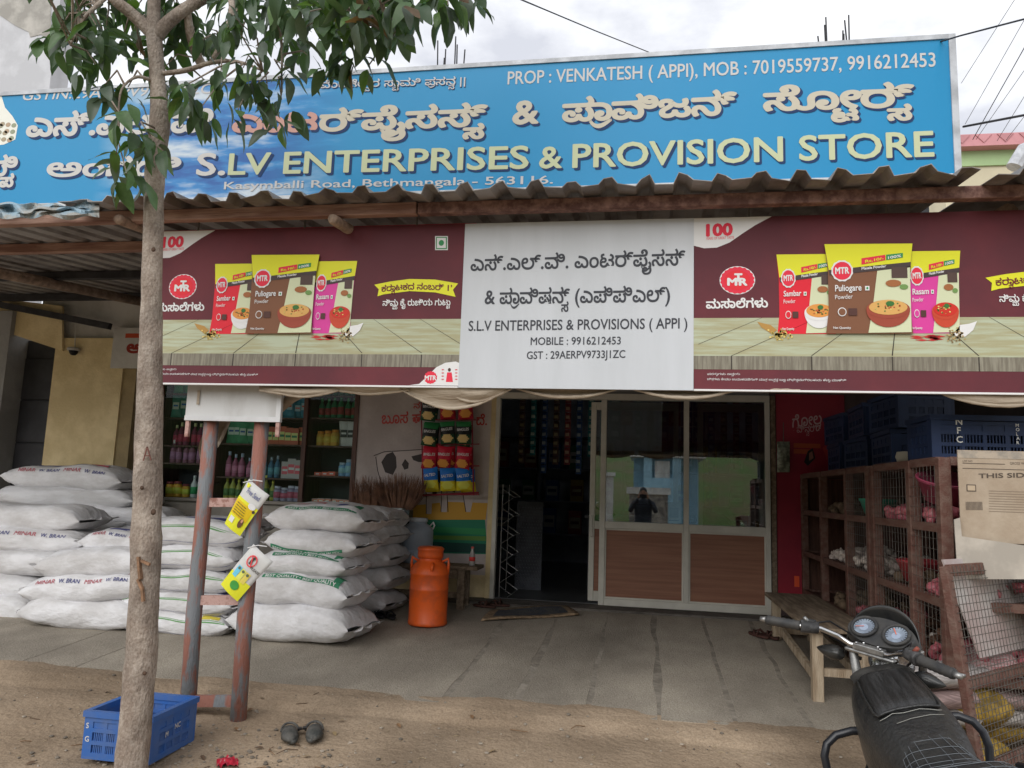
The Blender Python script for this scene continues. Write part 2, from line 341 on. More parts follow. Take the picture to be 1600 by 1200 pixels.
# ---------------------------------------------------------------- the shop building
sb = thing('shop_building', 'single storey shop building with painted front behind the tin canopy', 'building', (-1, 2, .3))
def part(name, mat, parent, *boxes, bevel=0):
    mb = MB()
    for b in boxes: mb.box(*b)
    return mb.build(name, mat, parent, bevel=bevel)
wl = part('wall', m_beige, sb, (-5.62, -3.1, 0, .14, .1, 1.2), (-5.62, -3.1, 0, .14, 2.75, 3.5), (-5.62, -5.5, .14, 4.5, .1, 3.5))
part('wall', M('pinkish_white_wall', (.60, .54, .52), .9, 0, .1, 1.5, .2, 30, spec=.1, c2=(.46, .40, .385)), sb, (-3.1, -1.6, -.004, .16, .56, 3.5))
part('wall', m_yel, sb, (-3.1, -1.6, -.002, .16, .1, .56), (-1.6, -1.545, -.03, .16, .1, 3.5))
part('lintel', m_greywall, sb, (-1.545, 1.235, .0, .16, 2.475, 3.5))
part('wall', M('shade_darkened_wall', (.12, .085, .085), .9, 0, .15, 2), sb, (1.235, 5, 0, .16, .1, 3.5), (4.85, 5, .16, 4.5, .1, 3.5))  # right wall's colour is darkened to stand in for the shade there
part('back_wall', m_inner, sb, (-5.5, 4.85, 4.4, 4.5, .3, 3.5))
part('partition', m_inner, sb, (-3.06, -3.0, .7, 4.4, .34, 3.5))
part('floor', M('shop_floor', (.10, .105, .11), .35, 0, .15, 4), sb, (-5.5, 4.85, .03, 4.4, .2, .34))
rf = part('roof', m_conc, sb, (-5.7, 5.1, -.25, 4.6, 3.5, 3.64))
part('parapet', m_conc, sb, (-5.7, 5.1, -.2, -.08, 3.64, 4.2))
for cx, cy, bars in ((2.2, 1.0, ((-.13, -.06, 7.05), (-.16, .05, 6.98), (-.10, .02, 7.2), (.05, -.05, 6.97), (.09, .04, 6.98), (.12, -.05, 7.1), (.15, .04, 7.22))), (-2.55, 1.0, ((-.14, 0, 7.22), (-.1, .08, 7.02), (-.04, -.05, 7.06), (.07, .03, 7.28), (.12, -.04, 7.12), (.17, .05, 7.1)))):
    c = part('roof_column', m_conc, sb, (cx - .2, cx + .2, cy - .15, cy + .15, 3.64, 5.9))
    for bx, by, zt in bars:
        MB().tube([(cx + bx, cy + by, 5.85), (cx + bx + .01, cy + by, 6.5), (cx + bx + R.uniform(-.03, .03), cy + by, zt)], .009, 6).build('reinforcing_bar', m_darkbeam, c)
# ---------------------------------------------------------------- sliding shop front
fr = thing('sliding_door', 'cream aluminium sliding shop front with glass above brown laminate panels', 'door', (-.15, 0, .34))
def bar(name, x0, x1, z0, z1, y0=-.05, y1=.03): return part(name, m_alu, fr, (x0, x1, y0, y1, z0, z1), bevel=.004)
bar('header_rail', -1.545, 1.235, 2.405, 2.47)
bar('jamb', -1.545, -1.50, .336, 2.404); bar('jamb', 1.19, 1.235, .336, 2.404); bar('mullion', -.435, -.378, .336, 2.404); bar('mullion', .40, .452, .404, 2.404)
bar('sill_rail', -.377, 1.189, .336, .403); bar('middle_rail', -.377, .399, 1.095, 1.165); bar('middle_rail', .453, 1.189, 1.095, 1.165)
for a, b in ((-.377, .399), (.453, 1.189)):
    part('laminate_panel', m_lam, fr, (a, b, -.02, .0, .404, 1.094)); part('glass_pane', m_glass, fr, (a, b, -.014, -.008, 1.166, 2.404))
    part('glazing_bead', m_alu, fr, (a, b, -.034, -.0205, .404, .42), (a, b, -.034, -.0205, 1.078, 1.094), (a, a + .014, -.034, -.0205, .42, 1.078), (b - .014, b, -.034, -.0205, .42, 1.078))
lf = part('sliding_leaf', m_alu, fr, (-.545, -.49, .045, .085, .36, 2.39), (-.489, .30, .045, .085, .36, .46), (-.489, .30, .045, .085, 2.31, 2.39), (-.489, .30, .045, .085, 1.08, 1.16), (.301, .35, .045, .085, .36, 2.39), bevel=.004)
part('laminate_panel', m_lam, lf, (-.489, .30, .058, .07, .461, 1.079)); part('glass_pane', m_glass, lf, (-.489, .30, .062, .067, 1.161, 2.309))
lf = part('sliding_leaf', m_alu, fr, (.54, .595, .045, .085, 1.1, 2.39), (.596, 1.14, .045, .085, 2.31, 2.39), (.596, 1.14, .045, .085, .36, .46), (.54, .595, .045, .085, .36, 1.09), (1.141, 1.19, .045, .085, .36, 2.39), bevel=.004)
part('laminate_panel', m_lam, lf, (.596, 1.14, .058, .07, .461, 1.079))
h = MB().tube([(-.517, .036, 1.0), (-.517, .015, 1.01), (-.517, .015, 1.2), (-.517, .036, 1.21)], .008, 8).build('door_handle', m_alu, fr)
# ---------------------------------------------------------------- neighbour on the left
nb = thing('neighbour_house', 'yellow house front with a dark shutter left of the shop', 'house', (-7, 0, .3))
part('wall', m_yel, nb, (-6.69, -5.8, -.3, -.1, .1, 3.0)); part('wall', M('yellow_shaded_wall', (.40, .31, .17), .9, 0, .12, 3, .3, 40), nb, (-5.8, -5.64, -.28, .6, .1, 3.0))  # shade of the pillar's side face is put into a darker yellow
part('upper_wall', m_whitewall, nb, (-7.0, -5.3, -.22, -.12, 3.0, 3.62))
sh = part('shutter', M('shutter_grey', (.06, .06, .068), .5, .2, .15, 3), nb, (-7.22, -6.69, -.12, -.08, .1, 3.0))
for i in range(5): part('slat', MATS['shutter_grey'], sh, (-7.21, -6.70, -.145, -.121, .3 + .5 * i, .3 + .5 * i + .485), bevel=.008)
part('pillar', m_greywall, nb, (-8.4, -7.22, -.4, 0, .1, 3.3))
mb = MB(); pts = [at(-40, 462, -.34), at(97, 478, -.34), at(97, 548, -.34), at(-40, 503, -.34)]; mb.add([p for p in pts] + [p + V((0, .03, 0)) for p in pts], [(0, 3, 2, 1), (4, 5, 6, 7), (0, 1, 5, 4), (1, 2, 6, 5), (2, 3, 7, 6), (3, 0, 4, 7)]); mb.build('sloping_lintel', m_yel, nb)
MB().beam(at(0, 476, -.42), at(172, 510, -.42), .06, .07).build('iron_bracket', m_darkbeam, nb)
MB().tube([at(p, q, -.33) for p, q in ((8, 480), (30, 488), (45, 492), (60, 490))], .008, 5).build('cable', m_blk, nb)
cc = thing('security_camera', 'small white dome camera on the yellow wall', 'camera', at(115, 553, -.36))
MB().lathe([(.0, .0), (.065, .0), (.07, .02), (.06, .035), (.0, .036)], at(115, 548, -.36), 14).build('mount', m_whitewall, cc, True)
MB().lathe([(.0, -.055), (.025, -.05), (.042, -.03), (.05, -.002), (.0, -.001)], at(115, 548, -.36), 14).build('dome', m_blk, cc, True)
MB().tube([at(118, 505, -.33), at(117, 545, -.33)], .006, 5).build('cable_conduit', m_whitewall, cc)
ns = thing('neighbour_sign', 'small white sign with red lettering beside the tree trunk', 'sign', at(195, 575, -.32)); q0, q1 = at(172, 575, -.32), at(240, 512, -.32); part('panel', m_whitewall, ns, (q0.x, q1.x, -.32, -.30, q0.z, q1.z)); pr = Print((0, -.32, 0)); pr.rect(196, 521, 240, 528, ink(150, 60, 35), 1); pr.text('ಅಂ', (197, 551), (236, 551), 16, ink(120, 40, 30), 1, .05); pr.build('printed_lettering', ns)
# far neighbours seen above the roof
lb = thing('white_building', 'tall whitewashed building with a grey unpainted patch behind the tree', 'building', (-12, 4, 0))
part('wall', M('whitewashed_wall', (.66, .67, .70), .9, 0, .1, 1.2, .1, spec=.1), lb, (-20, -10.28, 3, 3.4, -.2, 12))
pr = Print((-12, 2.992, 0)); pr.poly([(-80, -60), (78, -60), (80, 50), (72, 60), (64, 54), (47, 58), (45, 50), (24, 40), (0, 24), (-80, -10)], M('bare_plaster', (.50, .48, .44), .95, 0, .15, 2.5, .2), 1); pr.build('bare_plaster_patch', lb)
pk = thing('pink_green_house', 'far house with pink roof edge and pale green band right of the sign', 'house', (9, 11, 0))
a = at(1475, 262, 9); b = at(1475, 239, 9); c = at(1475, 221, 9); d = at(1475, 300, 9)
part('wall', M('cream_wall', (.68, .62, .45), .9, 0, .05, 1), pk, (a.x, 16, 9, 16, -.2, a.z)); part('green_band', M('green_band', (.45, .62, .33), .9, 0, .05, 1), pk, (a.x - .03, 16, 8.95, 15, a.z, b.z))
e = part('roof_edge', M('pink_edge', (.62, .30, .32), .85, 0, .08, 1), pk, (a.x - .15, 16, 8.7, 15, b.z, c.z))
for i in range(14):
    x = a.x + .1 + i * .42; MB().add([(x, 8.68, c.z - .02), (x + .32, 8.68, c.z - .02), (x + .16, 8.68, c.z - .2), (x, 8.7, c.z - .02), (x + .32, 8.7, c.z - .02), (x + .16, 8.7, c.z - .2)], [(0, 2, 1), (3, 4, 5), (0, 1, 4, 3), (1, 2, 5, 4), (2, 0, 3, 5)]).build('roof_tile', MATS['pink_edge'], e)
MB().tube([at(1585, 262, 8), at(1600, 236, 8), at(1640, 220, 8)], .16, 10).build('water_pipe', M('pale_pipe', (.6, .62, .66), .5), pk)
# ---------------------------------------------------------------- tin canopy
def cz(y): return 3.07 + (y + 4.05) * .115
cn = thing('canopy', 'long corrugated tin canopy on wooden beams over the shop front', 'canopy', (-1, -2, 3.0))
def sheet(x0, x1, y0, y1, dz=0, seed=0):
    r = random.Random(seed); per, n = .197, int((x1 - x0) / .197); prof = []
    for i in range(n): prof += [(x0 + i * per, 0), (x0 + i * per + .095, 0), (x0 + i * per + .122, .038), (x0 + i * per + .168, .038)]
    prof.append((x0 + n * per, 0)); mb = MB(); ny = 3; bend = [r.uniform(-.008, .008) for _ in prof]
    vs = [(x, y0 + (y1 - y0) * k / ny - (.02 * bend[i] / .008 if k == 0 else 0), cz(y0 + (y1 - y0) * k / ny) + z + dz + (bend[i] if k == 0 else 0)) for k in range(ny + 1) for i, (x, z) in enumerate(prof)]
    w = len(prof); mb.add(vs, [(k * w + i, k * w + i + 1, (k + 1) * w + i + 1, (k + 1) * w + i) for k in range(ny) for i in range(w - 1)])
    return mb.build('roof_sheet', m_tin, cn, solid=.004)
sheet(-9.4, -3.42, -3.92, .0, .006, 1); sheet(-3.5, -.3, -4.07, .0, .0, 2); sheet(-.35, 1.8, -4.06, .0, .012, 3); sheet(1.7, 4.6, -4.08, .0, .002, 4)
def xbeam(name, y, x0, x1, w, h, m, dz=0): MB().box(x0, x1, y - w / 2, y + w / 2, cz(y) - h + dz, cz(y) - .003 + dz).build(name, m, cn, bevel=.006)
xbeam('front_beam', -3.85, -9, -1.32, .06, .075, m_timber); xbeam('front_beam', -3.85, -1.31, 4.5, .06, .072, M('brown_beam', (.26, .15, .12), .85, 0, .25, 18, .3, c2=(.12, .06, .05)), -.004)
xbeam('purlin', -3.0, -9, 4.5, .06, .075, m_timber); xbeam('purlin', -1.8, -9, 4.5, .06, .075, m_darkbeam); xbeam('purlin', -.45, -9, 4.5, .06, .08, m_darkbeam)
for px in (190, 523):
    e = at(px, 345, -3.93); lg = MB().tube([(e.x, -3.97, e.z), (e.x, -3.95, e.z), (e.x, -2, e.z + .2), (e.x, -.05, e.z + .41)], [.026, .032, .04, .045], 12).build('log_rafter', m_log, cn, True)
for x in (-5.5, 1.9, 3.6): MB().tube([(x, -3.7, 3.0), (x, -.05, 3.42)], .05, 10).build('log_rafter', m_log, cn, True)
ct = MB().grid(lambda u, v: at(-70 + 225 * u, 318 + 22 * v + 9 * mnoise.noise(V((u * 7, v * 3, 1))), -4.02 - .1 * mnoise.noise(V((u * 9, v * 4, 5))) - .06 * v), 40, 8).build('crumpled_sheet', M('faded_blue_tin', (.30, .42, .50), .6, .2, .3, 7, .2, c2=(.35, .34, .31), lo=.4, hi=.56), None, False, solid=.003)
tag(ct, 'crumpled faded blue tin sheet on the left edge of the canopy', 'sheet')
# ---------------------------------------------------------------- blue shop sign
def bluemat():
    m = M('sign_blue', lin(28, 140, 200), .4, 0, 0, bump=.25, bscale=1.6, spec=.35, stretch=(1, 1, .5)); t = m.node_tree; b = t.nodes['Principled BSDF']; k = t.links.new
    tcn = t.nodes.new('ShaderNodeTexCoord'); mp = t.nodes.new('ShaderNodeMapping'); mp.inputs['Scale'].default_value = (.8, 1, 3.4); mp.inputs['Rotation'].default_value = (0, .15, 0)
    n = t.nodes.new('ShaderNodeTexNoise'); n.inputs['Scale'].default_value = 2.2; n.inputs['Detail'].default_value = 4
    r = t.nodes.new('ShaderNodeValToRGB'); e = r.color_ramp.elements; e[0].position = .40; e[0].color = (*lin(24, 92, 165), 1); e[1].position = .66; e[1].color = (*lin(200, 212, 222), 1)
    x = e.new(.5); x.color = (*lin(45, 130, 195), 1)
    sx = t.nodes.new('ShaderNodeSeparateXYZ'); mr = t.nodes.new('ShaderNodeMapRange'); mr.inputs[1].default_value = -4.6; mr.inputs[2].default_value = -3.9
    mr2 = t.nodes.new('ShaderNodeMapRange'); mr2.inputs[1].default_value = -2.3; mr2.inputs[2].default_value = -3.1; ml = t.nodes.new('ShaderNodeMath'); ml.operation = 'MULTIPLY'
    mx = t.nodes.new('ShaderNodeMix'); mx.data_type = 'RGBA'; mx.inputs[6].default_value = (*lin(18, 138, 190), 1)
    k(tcn.outputs['Object'], mp.inputs[0]); k(mp.outputs[0], n.inputs['Vector']); k(n.outputs['Fac'], r.inputs[0]); k(tcn.outputs['Object'], sx.inputs[0])
    k(sx.outputs[0], mr.inputs[0]); k(sx.outputs[0], mr2.inputs[0]); k(mr.outputs[0], ml.inputs[0]); k(mr2.outputs[0], ml.inputs[1]); k(ml.outputs[0], mx.inputs[0]); k(r.outputs[0], mx.inputs[7]); k(mx.outputs[2], b.inputs['Base Color']); return m
SY = -2.5
bs = thing('shop_sign', 'long blue printed shop sign with Kannada and English lettering above the canopy', 'sign', (-1.7, SY, 3.7))
x0, x1, z0, z1 = -6.4, 2.10, 3.72, 4.725
part('face_panel', bluemat(), bs, (x0, x1, SY, SY + .03, z0, z1))
m_trim = M('grey_trim', (.55, .57, .60), .5, .2, .15, 5)
part('edge_trim', m_trim, bs, (x0, x1, SY - .012, SY + .06, z1, z1 + .035)); part('edge_trim', m_trim, bs, (x1, x1 + .045, SY - .012, SY + .06, z0, z1 + .035)); part('edge_trim', M('white_trim', (.7, .72, .74), .5), bs, (x0, x1, SY - .012, SY + .06, z0 - .03, z0))
for x in (-5.8, -3.6, -1.4, .6, 1.9): part('support_post', m_darkbeam, bs, (x, x + .05, SY + .062, SY + .11, cz(SY) + .02, z1))
pr = Print((0, SY, 0), split=True); w_, c_, g_, sh_ = flat('sign_white', (.60, .585, .555)), flat('sign_cream', (.58, .535, .43)), flat('sign_pale_green', (.56, .60, .38)), flat('sign_shadow', (.012, .04, .13))
gr_ = flat('sign_grey', (.60, .59, .58))
pr.text('PROP : VENKATESH ( APPI), MOB : 7019559737, 9916212453', (793, 132), (1462, 104), 21, gr_, 2, .012)
pr.text('GSTIN:29AERPV9733J1ZC', (34, 157), (330, 146), 15, gr_, 2, .01, slant=.2)
pr.text('ವೆಂಕಟೇಶ{ವ}ರ ಸಾ{ವ}ಮಿ ಪ{~}ಸನ{ನ} ||', (500, 138), (727, 132), 11, gr_, 3, .01, sh_, (1, 1))
pr.text('ಎಸ್.ಎಲ್.ವಿ', (40, 213), (332, 205), 33, w_, 3, .035, sh_, (3, 3))
pr.text('ಎಂಟ', (362, 206), (496, 205), 31, flat('sign_pink', (.58, .33, .28)), 3, .035, sh_, (3, 3)); pr.text('ರ್ಪೈ{~}ಸಸ್{ಸ}', (498, 205), (762, 196), 31, c_, 3, .035, sh_, (3, 3))
pr.text('&', (800, 194), (842, 192), 36, c_, 3, .03, sh_, (3, 3)); pr.text('ಪಾ{~}ವಿಜನ್', (878, 190), (1152, 178), 33, c_, 3, .035, sh_, (3, 3)); pr.text('ಸೋ{ಟ}ರ್{ಸ}', (1192, 173), (1430, 166), 33, c_, 3, .035, sh_, (3, 3))
pr.text('ಅಪಿ{ಪ}', (-62, 276), (26, 274), 28, w_, 3, .03, sh_, (3, 3)); pr.text('ಅಂಗಡಿ', (72, 276), (282, 273), 26, w_, 3, .03, sh_, (3, 3))
pr.text('S.', (306, 274), (352, 273), 34, w_, 3, .02, sh_, (3, 3)); pr.text('LV ENTERPRISES', (356, 273), (826, 263), 34, g_, 3, .018, sh_, (3, 3)); pr.text('&', (842, 263), (878, 262), 34, g_, 3, .018, sh_, (3, 3)); pr.text('PROVISION STORE', (894, 262), (1460, 244), 38, g_, 3, .018, sh_, (3, 3))
pr.text('Kasymballi Road, Bethmangala - 563116.', (350, 296), (864, 287), 12, gr_, 3, .012)
pr.poly([(-60, 150), (2, 148), (8, 168), (20, 182), (28, 196), (24, 218), (6, 226), (-60, 232)], ink(190, 190, 180), 1)
for i in range(14): pr.disc(-6 + (i * 7) % 30, 186 + (i * 11) % 34, 4, 3.5, ink(120 + 8 * (i % 4), 125, 105), 2, 10)
pr.build('printed_lettering', bs)
# ---------------------------------------------------------------- the three boards hung under the canopy edge
BY = -3.72
def mtr_board(label, shift, x0, x1):
    t = thing('advertising_board', label, 'sign', ((x0 + x1) / 2, BY, 2.0), group='masala advertising boards under the canopy')
    part('panel', M('board_maroon', (.165, .038, .048), .55, 0, .08, 1.5, .15, 1.8, spec=.2, c2=(.12, .033, .043)), t, (x0, x1, BY, BY + .02, 2.03, 3.005))
    part('edge_strip', ink(190, 190, 190), t, (x0, x1, BY - .006, BY + .024, 2.02, 2.0295))
    for x in (x0 + .3, (x0 + x1) / 2, x1 - .3): part('hanger', m_wire, t, (x - .004, x + .004, BY + .004, BY + .012, 3.0055, 3.06))
    p = Print((0, BY, 0), shift=shift); wt, rd, gn, yl = ink(205, 208, 210), ink(200, 40, 60), ink(40, 120, 70), ink(225, 200, 40)
    Rr = lambda px, py: p.uv(px, py); lx = lambda px, py: (p.uv(px, py)[0] + 3.365, p.uv(px, py)[1])
    xl, xr = .265, 2.305
    # planks of the printed table
    vt, ve, vb = Rr(1100, 497)[1], Rr(1100, 556)[1], Rr(1100, 577)[1]
    p.fill([(xl, ve), (xr, ve), (xr, vt), (xl, vt)], M('print_table_top', (.50, .55, .40), .5, 0, .25, 3, stretch=(1, 1, 14), c2=(.42, .40, .24), rnd=False), 1)
    p.fill([(xl, vb), (xr, vb), (xr, ve), (xl, ve)], M('print_table_edge', (.30, .28, .22), .5, 0, .25, 6, stretch=(12, 1, 1), c2=(.19, .17, .13), rnd=False), 1)
    dk = ink(50, 45, 40)
    for a, b in (((1190, 497), (1090, 538)), ((1278, 497), (1142, 556)), ((1350, 497), (1267, 556)), ((1400, 497), (1393, 556)), ((1460, 497), (1528, 556)), ((1545, 497), (1650, 556)), ((1640, 497), (1760, 556))):
        A, B = Rr(*a), Rr(*b); p.fill([(A[0], vt), (A[0] + .003, vt), (B[0] + .006, B[1]), (B[0], B[1])], dk, 2)
        if b[1] == 556: p.fill([(B[0], vb), (B[0] + .006, vb), (B[0] + .006, ve), (B[0], ve)], dk, 2)
    # white corner swoosh with the 100 mark
    top = 3.004
    p.fill([(xl, top), (Rr(1206, 345)[0], top), (Rr(1180, 352)[0], Rr(1180, 352)[1]), Rr(1160, 365), Rr(1140, 379), Rr(1120, 387), Rr(1100, 388), (xl, Rr(1085, 384)[1])], wt, 1)
    p.text('100', (1103, 369), (1145, 367), 18, rd, 2, .05); p.text('YEARS OF GREAT TASTE', (1103, 375), (1147, 373), 4, rd, 2)
    # roundel
    p.disc(1152, 438, 28, 22, wt, 1); p.disc(1152, 438, 25.5, 20, rd, 2, 40, teeth=1); p.disc(1152, 438, 20.5, 15.5, ink(190, 35, 45), 3)
    p.text('M', (1136, 446), (1152, 446), 11, wt, 4, .05); p.text('T', (1147, 440), (1160, 440), 12, wt, 5, .05); p.text('R', (1154, 446), (1168, 446), 11, wt, 4, .05)
    p.text('ಮಸಾಲೆಗಳು', (1103, 482), (1200, 480), 13, wt, 2, .03)
    # the three packets
    def pack(x0, x1, y0, y1, c, name, sub, l, bowl, soup):
        w = x1 - x0; h = y1 - y0
        p.poly([(x0, y0), (x1, y0 - 1), (x1 - .02 * w, y0 + .25 * h), (x1 - .03 * w, y0 + .7 * h), (x1 + .01 * w, y1), (x0 + .02 * w, y1), (x0 + .05 * w, y0 + .75 * h), (x0 + .04 * w, y0 + .3 * h)], c, l)
        p.poly([(x0, y0), (x1, y0 - 1), (x1 - .02 * w, y0 + .2 * h), (x0 + .05 * w, y0 + .29 * h)], yl, l + 1)
        p.poly([(x0 + .05 * w, y0 + .29 * h), (x1 - .02 * w, y0 + .2 * h), (x1 - .02 * w, y0 + .26 * h), (x0 + .06 * w, y0 + .35 * h)], ink(60, 50, 50), l + 2)
        p.poly([(x0 + .6 * w, y0 + .3 * h), (x1 - .03 * w, y0 + .25 * h), (x1 - .01 * w, y1 - 2), (x0 + .5 * w, y1 - 1), (x0 + .55 * w, y0 + .7 * h)], ink(175, 180, 150), l + 2)
        p.poly([(x0 + .42 * w, y0 + .16 * h), (x0 + .69 * w, y0 + .12 * h), (x0 + .69 * w, y0 + .18 * h), (x0 + .42 * w, y0 + .23 * h)], rd, l + 3); p.poly([(x0 + .7 * w, y0 + .12 * h), (x0 + .89 * w, y0 + .1 * h), (x0 + .89 * w, y0 + .15 * h), (x0 + .7 * w, y0 + .18 * h)], gn, l + 3)
        p.text('Rs.10/-', (x0 + .46 * w, y0 + .21 * h), (x0 + .67 * w, y0 + .175 * h), 4, yl, l + 4, .03); p.text('100%', (x0 + .72 * w, y0 + .17 * h), (x0 + .87 * w, y0 + .145 * h), 4, wt, l + 4, .03)
        p.text('Masala Powder', (x0 + .42 * w, y0 + .29 * h), (x0 + .7 * w, y0 + .26 * h), 4, wt, l + 4, .03)
        p.disc(x0 + .2 * w, y0 + .3 * h, .12 * w, .115 * h, wt, l + 3, 24, teeth=1); p.disc(x0 + .2 * w, y0 + .3 * h, .105 * w, .1 * h, rd, l + 4, 24)
        p.text('MTR', (x0 + .12 * w, y0 + .335 * h), (x0 + .28 * w, y0 + .33 * h), .07 * h, wt, l + 5, .04)
        p.text(name, (x0 + .12 * w, y0 + .53 * h), (x0 + .42 * w, y0 + .52 * h), .07 * h, wt, l + 4, .02); p.text(sub, (x0 + .12 * w, y0 + .62 * h), (x0 + .32 * w, y0 + .61 * h), .05 * h, wt, l + 4)
        p.rect(x0 + .46 * w, y0 + .47 * h, x0 + .51 * w, y0 + .52 * h, wt, l + 4); p.disc(x0 + .485 * w, y0 + .495 * h, .012 * w, .014 * h, gn, l + 5, 10)
        p.disc(x0 + .2 * w, y0 + .76 * h, .05 * w, .05 * h, wt, l + 4, 14); p.disc(x0 + .2 * w, y0 + .76 * h, .04 * w, .04 * h, c, l + 5, 14); p.rect(x0 + .27 * w, y0 + .72 * h, x0 + .37 * w, y0 + .8 * h, ink(70, 45, 40), l + 4)
        p.text('Net Quantity', (x0 + .1 * w, y1 - .05 * h), (x0 + .3 * w, y1 - .05 * h), 3.5, wt, l + 4, .02); p.rect(x0 + .76 * w, y0 + .26 * h, x0 + .94 * w, y0 + .38 * h, ink(70, 55, 50), l + 4)
        cx, cy = x0 + .72 * w, y0 + .73 * h; rx, ry = .25 * w, .2 * h
        p.disc(cx, cy, rx, ry, bowl, l + 5, 22, PI, 2 * PI); p.disc(cx, cy, rx, ry * .52, bowl, l + 6, 24); p.disc(cx, cy - .02 * h, rx * .88, ry * .42, soup, l + 7, 24)
        r = random.Random(int(x0))
        for i in range(26): a = r.uniform(0, 6.28); q = r.uniform(0, .8); p.disc(cx + rx * .85 * q * math.cos(a), cy - .02 * h + ry * .36 * q * math.sin(a), 1.5, 1.2, r.choice((ink(160, 90, 50), ink(205, 170, 100), ink(150, 60, 40), ink(70, 100, 50))), l + 8, 6)
        p.disc(cx + .02 * w, cy - .06 * h, .05 * w, .03 * h, ink(50, 95, 45), l + 9, 9)
        p.disc(x0 + .78 * w, y0 + .44 * h, .09 * w, .04 * h, ink(135, 85, 50), l + 5, 14); p.disc(x0 + .9 * w, y0 + .48 * h, .05 * w, .03 * h, ink(95, 125, 70), l + 5, 10)
    pack(1213, 1305, 398, 522, ink(185, 30, 45), 'Sambar', 'Powder', 2, ink(205, 205, 200), ink(185, 125, 60)); pack(1415, 1500, 393, 521, ink(180, 55, 130), 'Rasam', 'Powder', 2, ink(165, 60, 40), ink(170, 40, 30)); pack(1287, 1424, 383, 522, ink(105, 70, 50), 'Puliogare', 'Powder', 13, ink(130, 60, 45), ink(180, 140, 80))
    r = random.Random(4)
    p.poly([(1183, 503), (1204, 508), (1214, 516), (1206, 522), (1190, 512)], ink(150, 115, 60), 3)
    for i in range(60): p.disc(1214 + r.gauss(4, 8), 522 + r.gauss(0, 4), 1.8, 1.5, r.choice((ink(190, 170, 100), ink(160, 140, 75))), 4, 6)
    for i in range(12): a = r.uniform(-.3, .3); x, y = 1456 + r.gauss(0, 12), 528 + r.gauss(0, 3); p.poly([(x - 11, y - 4 * a), (x, y - 1.5), (x + 11, y + 4 * a), (x, y + 1.5)], ink(165, 45, 45), 3)
    p.poly([(1490, 520), (1500, 508), (1514, 506), (1526, 502), (1520, 516), (1508, 526), (1494, 528)], wt, 4)
    for i in range(50): p.disc(1494 + r.gauss(0, 7), 526 + r.gauss(0, 5), 1.7, 1.4, r.choice((ink(150, 130, 90), ink(110, 90, 60))), 5, 6)
    # ribbon and slogan, measured on the left board
    def L_(pts): return [lx(*q) for q in pts]
    p.fill(L_([(585, 445), (592, 452), (590, 463), (600, 460), (640, 455), (680, 457), (712, 464), (708, 453), (716, 443), (680, 437), (640, 436), (610, 440)]), yl, 2)
    def LT(body, a, b, cap, m, l, bold, arc=0):
        s_ = p.sh; p.sh = shift + 3.365; p.text(body, a, b, cap, m, l, bold, arc=arc); p.sh = s_
    mr = ink(95, 35, 40)
    LT("ಕರಾ{ನ}ಟಕದ ನಂಬರ್ 1'", (596, 456), (706, 455), 9, mr, 3, .02, .35); LT('ನಿಮ{ಮ} ಕೈ ರುಚಿಯ ಗುಟು{ಟ}', (598, 478), (704, 477), 9, wt, 3, .02)
    p.fill(L_([(680, 369), (700, 369), (700, 391), (680, 391)]), wt, 2); p.fill(L_([(681.5, 370.5), (698.5, 370.5), (698.5, 389.5), (681.5, 389.5)]), gn, 3); p.fill(L_([(683, 372), (697, 372), (697, 388), (683, 388)]), wt, 4)
    c = lx(690, 380); p.fill([(c[0] + .016 * math.cos(a * .35), c[1] + .018 * math.sin(a * .35)) for a in range(18)], gn, 5)
    sw = [(640, 606), (655, 600), (668, 588), (682, 574), (696, 567), (712, 565), (728, 571)]
    p.fill([(q[0], max(q[1], 2.0325)) for q in L_([(640, 606)] + sw[1:])] + [(lx(728, 571)[0], 2.0325)], wt, 3)
    c = lx(673, 590); p.fill([(c[0] + (.040 if a % 2 else .037) * math.cos(a * PI / 14), c[1] + (.038 if a % 2 else .035) * math.sin(a * PI / 14)) for a in range(28)], rd, 4)
    LT('MTR', (664, 594), (682, 594), 7, wt, 5, .04); p.fill(L_([(699, 582), (706, 582), (708, 597), (697, 597)]), rd, 4); c = lx(702.5, 578); p.fill([(c[0] + .009 * math.cos(a * .7), c[1] + .011 * math.sin(a * .7)) for a in range(9)], ink(60, 45, 40), 4)
    for i in range(4): LT('*', (690, 580 + 5 * i), (694, 580 + 5 * i), 3, rd, 4, .02); LT('*', (711, 580 + 5 * i), (715, 580 + 5 * i), 3, rd, 4, .02)
    p.text('ಷರತು{ತ}ಗಳು ಅನ{ವ}ಯ', (1105, 586), (1156, 586), 3, wt, 2); p.text('ಚಿತ{~}ಗಳು ಕೇವಲ ಉದಾಹರಣೆಗಾಗಿ ಮಾತ{~} ಉತ{ಪ}ನ{ನ} ಬಣ{ಣ} ವಿಭಿನ{ನ}ವಾಗಿರಬಹುದು ಹೆಚು{ಚ} ಮಾಹಿತಿ', (1105, 594), (1322, 596), 3.2, wt, 2)
    p.build('printed_artwork', t); return t
mtr_board('maroon masala advertising board left of the white name board', -3.365, -3.10, -1.062)
mtr_board('maroon masala advertising board right of the white name board', 0, .267, 2.305)
part('red_banner_edge', ink(165, 60, 75), bpy.data.objects['advertising_board'], (-3.08, -1.0, BY + .03, BY + .04, 2.3, 3.02))
nbd = thing('name_board', 'white printed name board with black Kannada and English text, between maroon boards', 'sign', (-.4, BY, 2.0))
part('panel', M('board_white', (.62, .65, .69), .42, 0, .06, 2.2, .1, 1.2, spec=.35, stretch=(2.5, 1, .35), c2=(.58, .61, .645)), nbd, (-1.060, .265, BY - .004, BY + .018, 2.022, 3.004))
pr = Print((0, BY - .004, 0), split=True); k_ = ink(48, 50, 56)
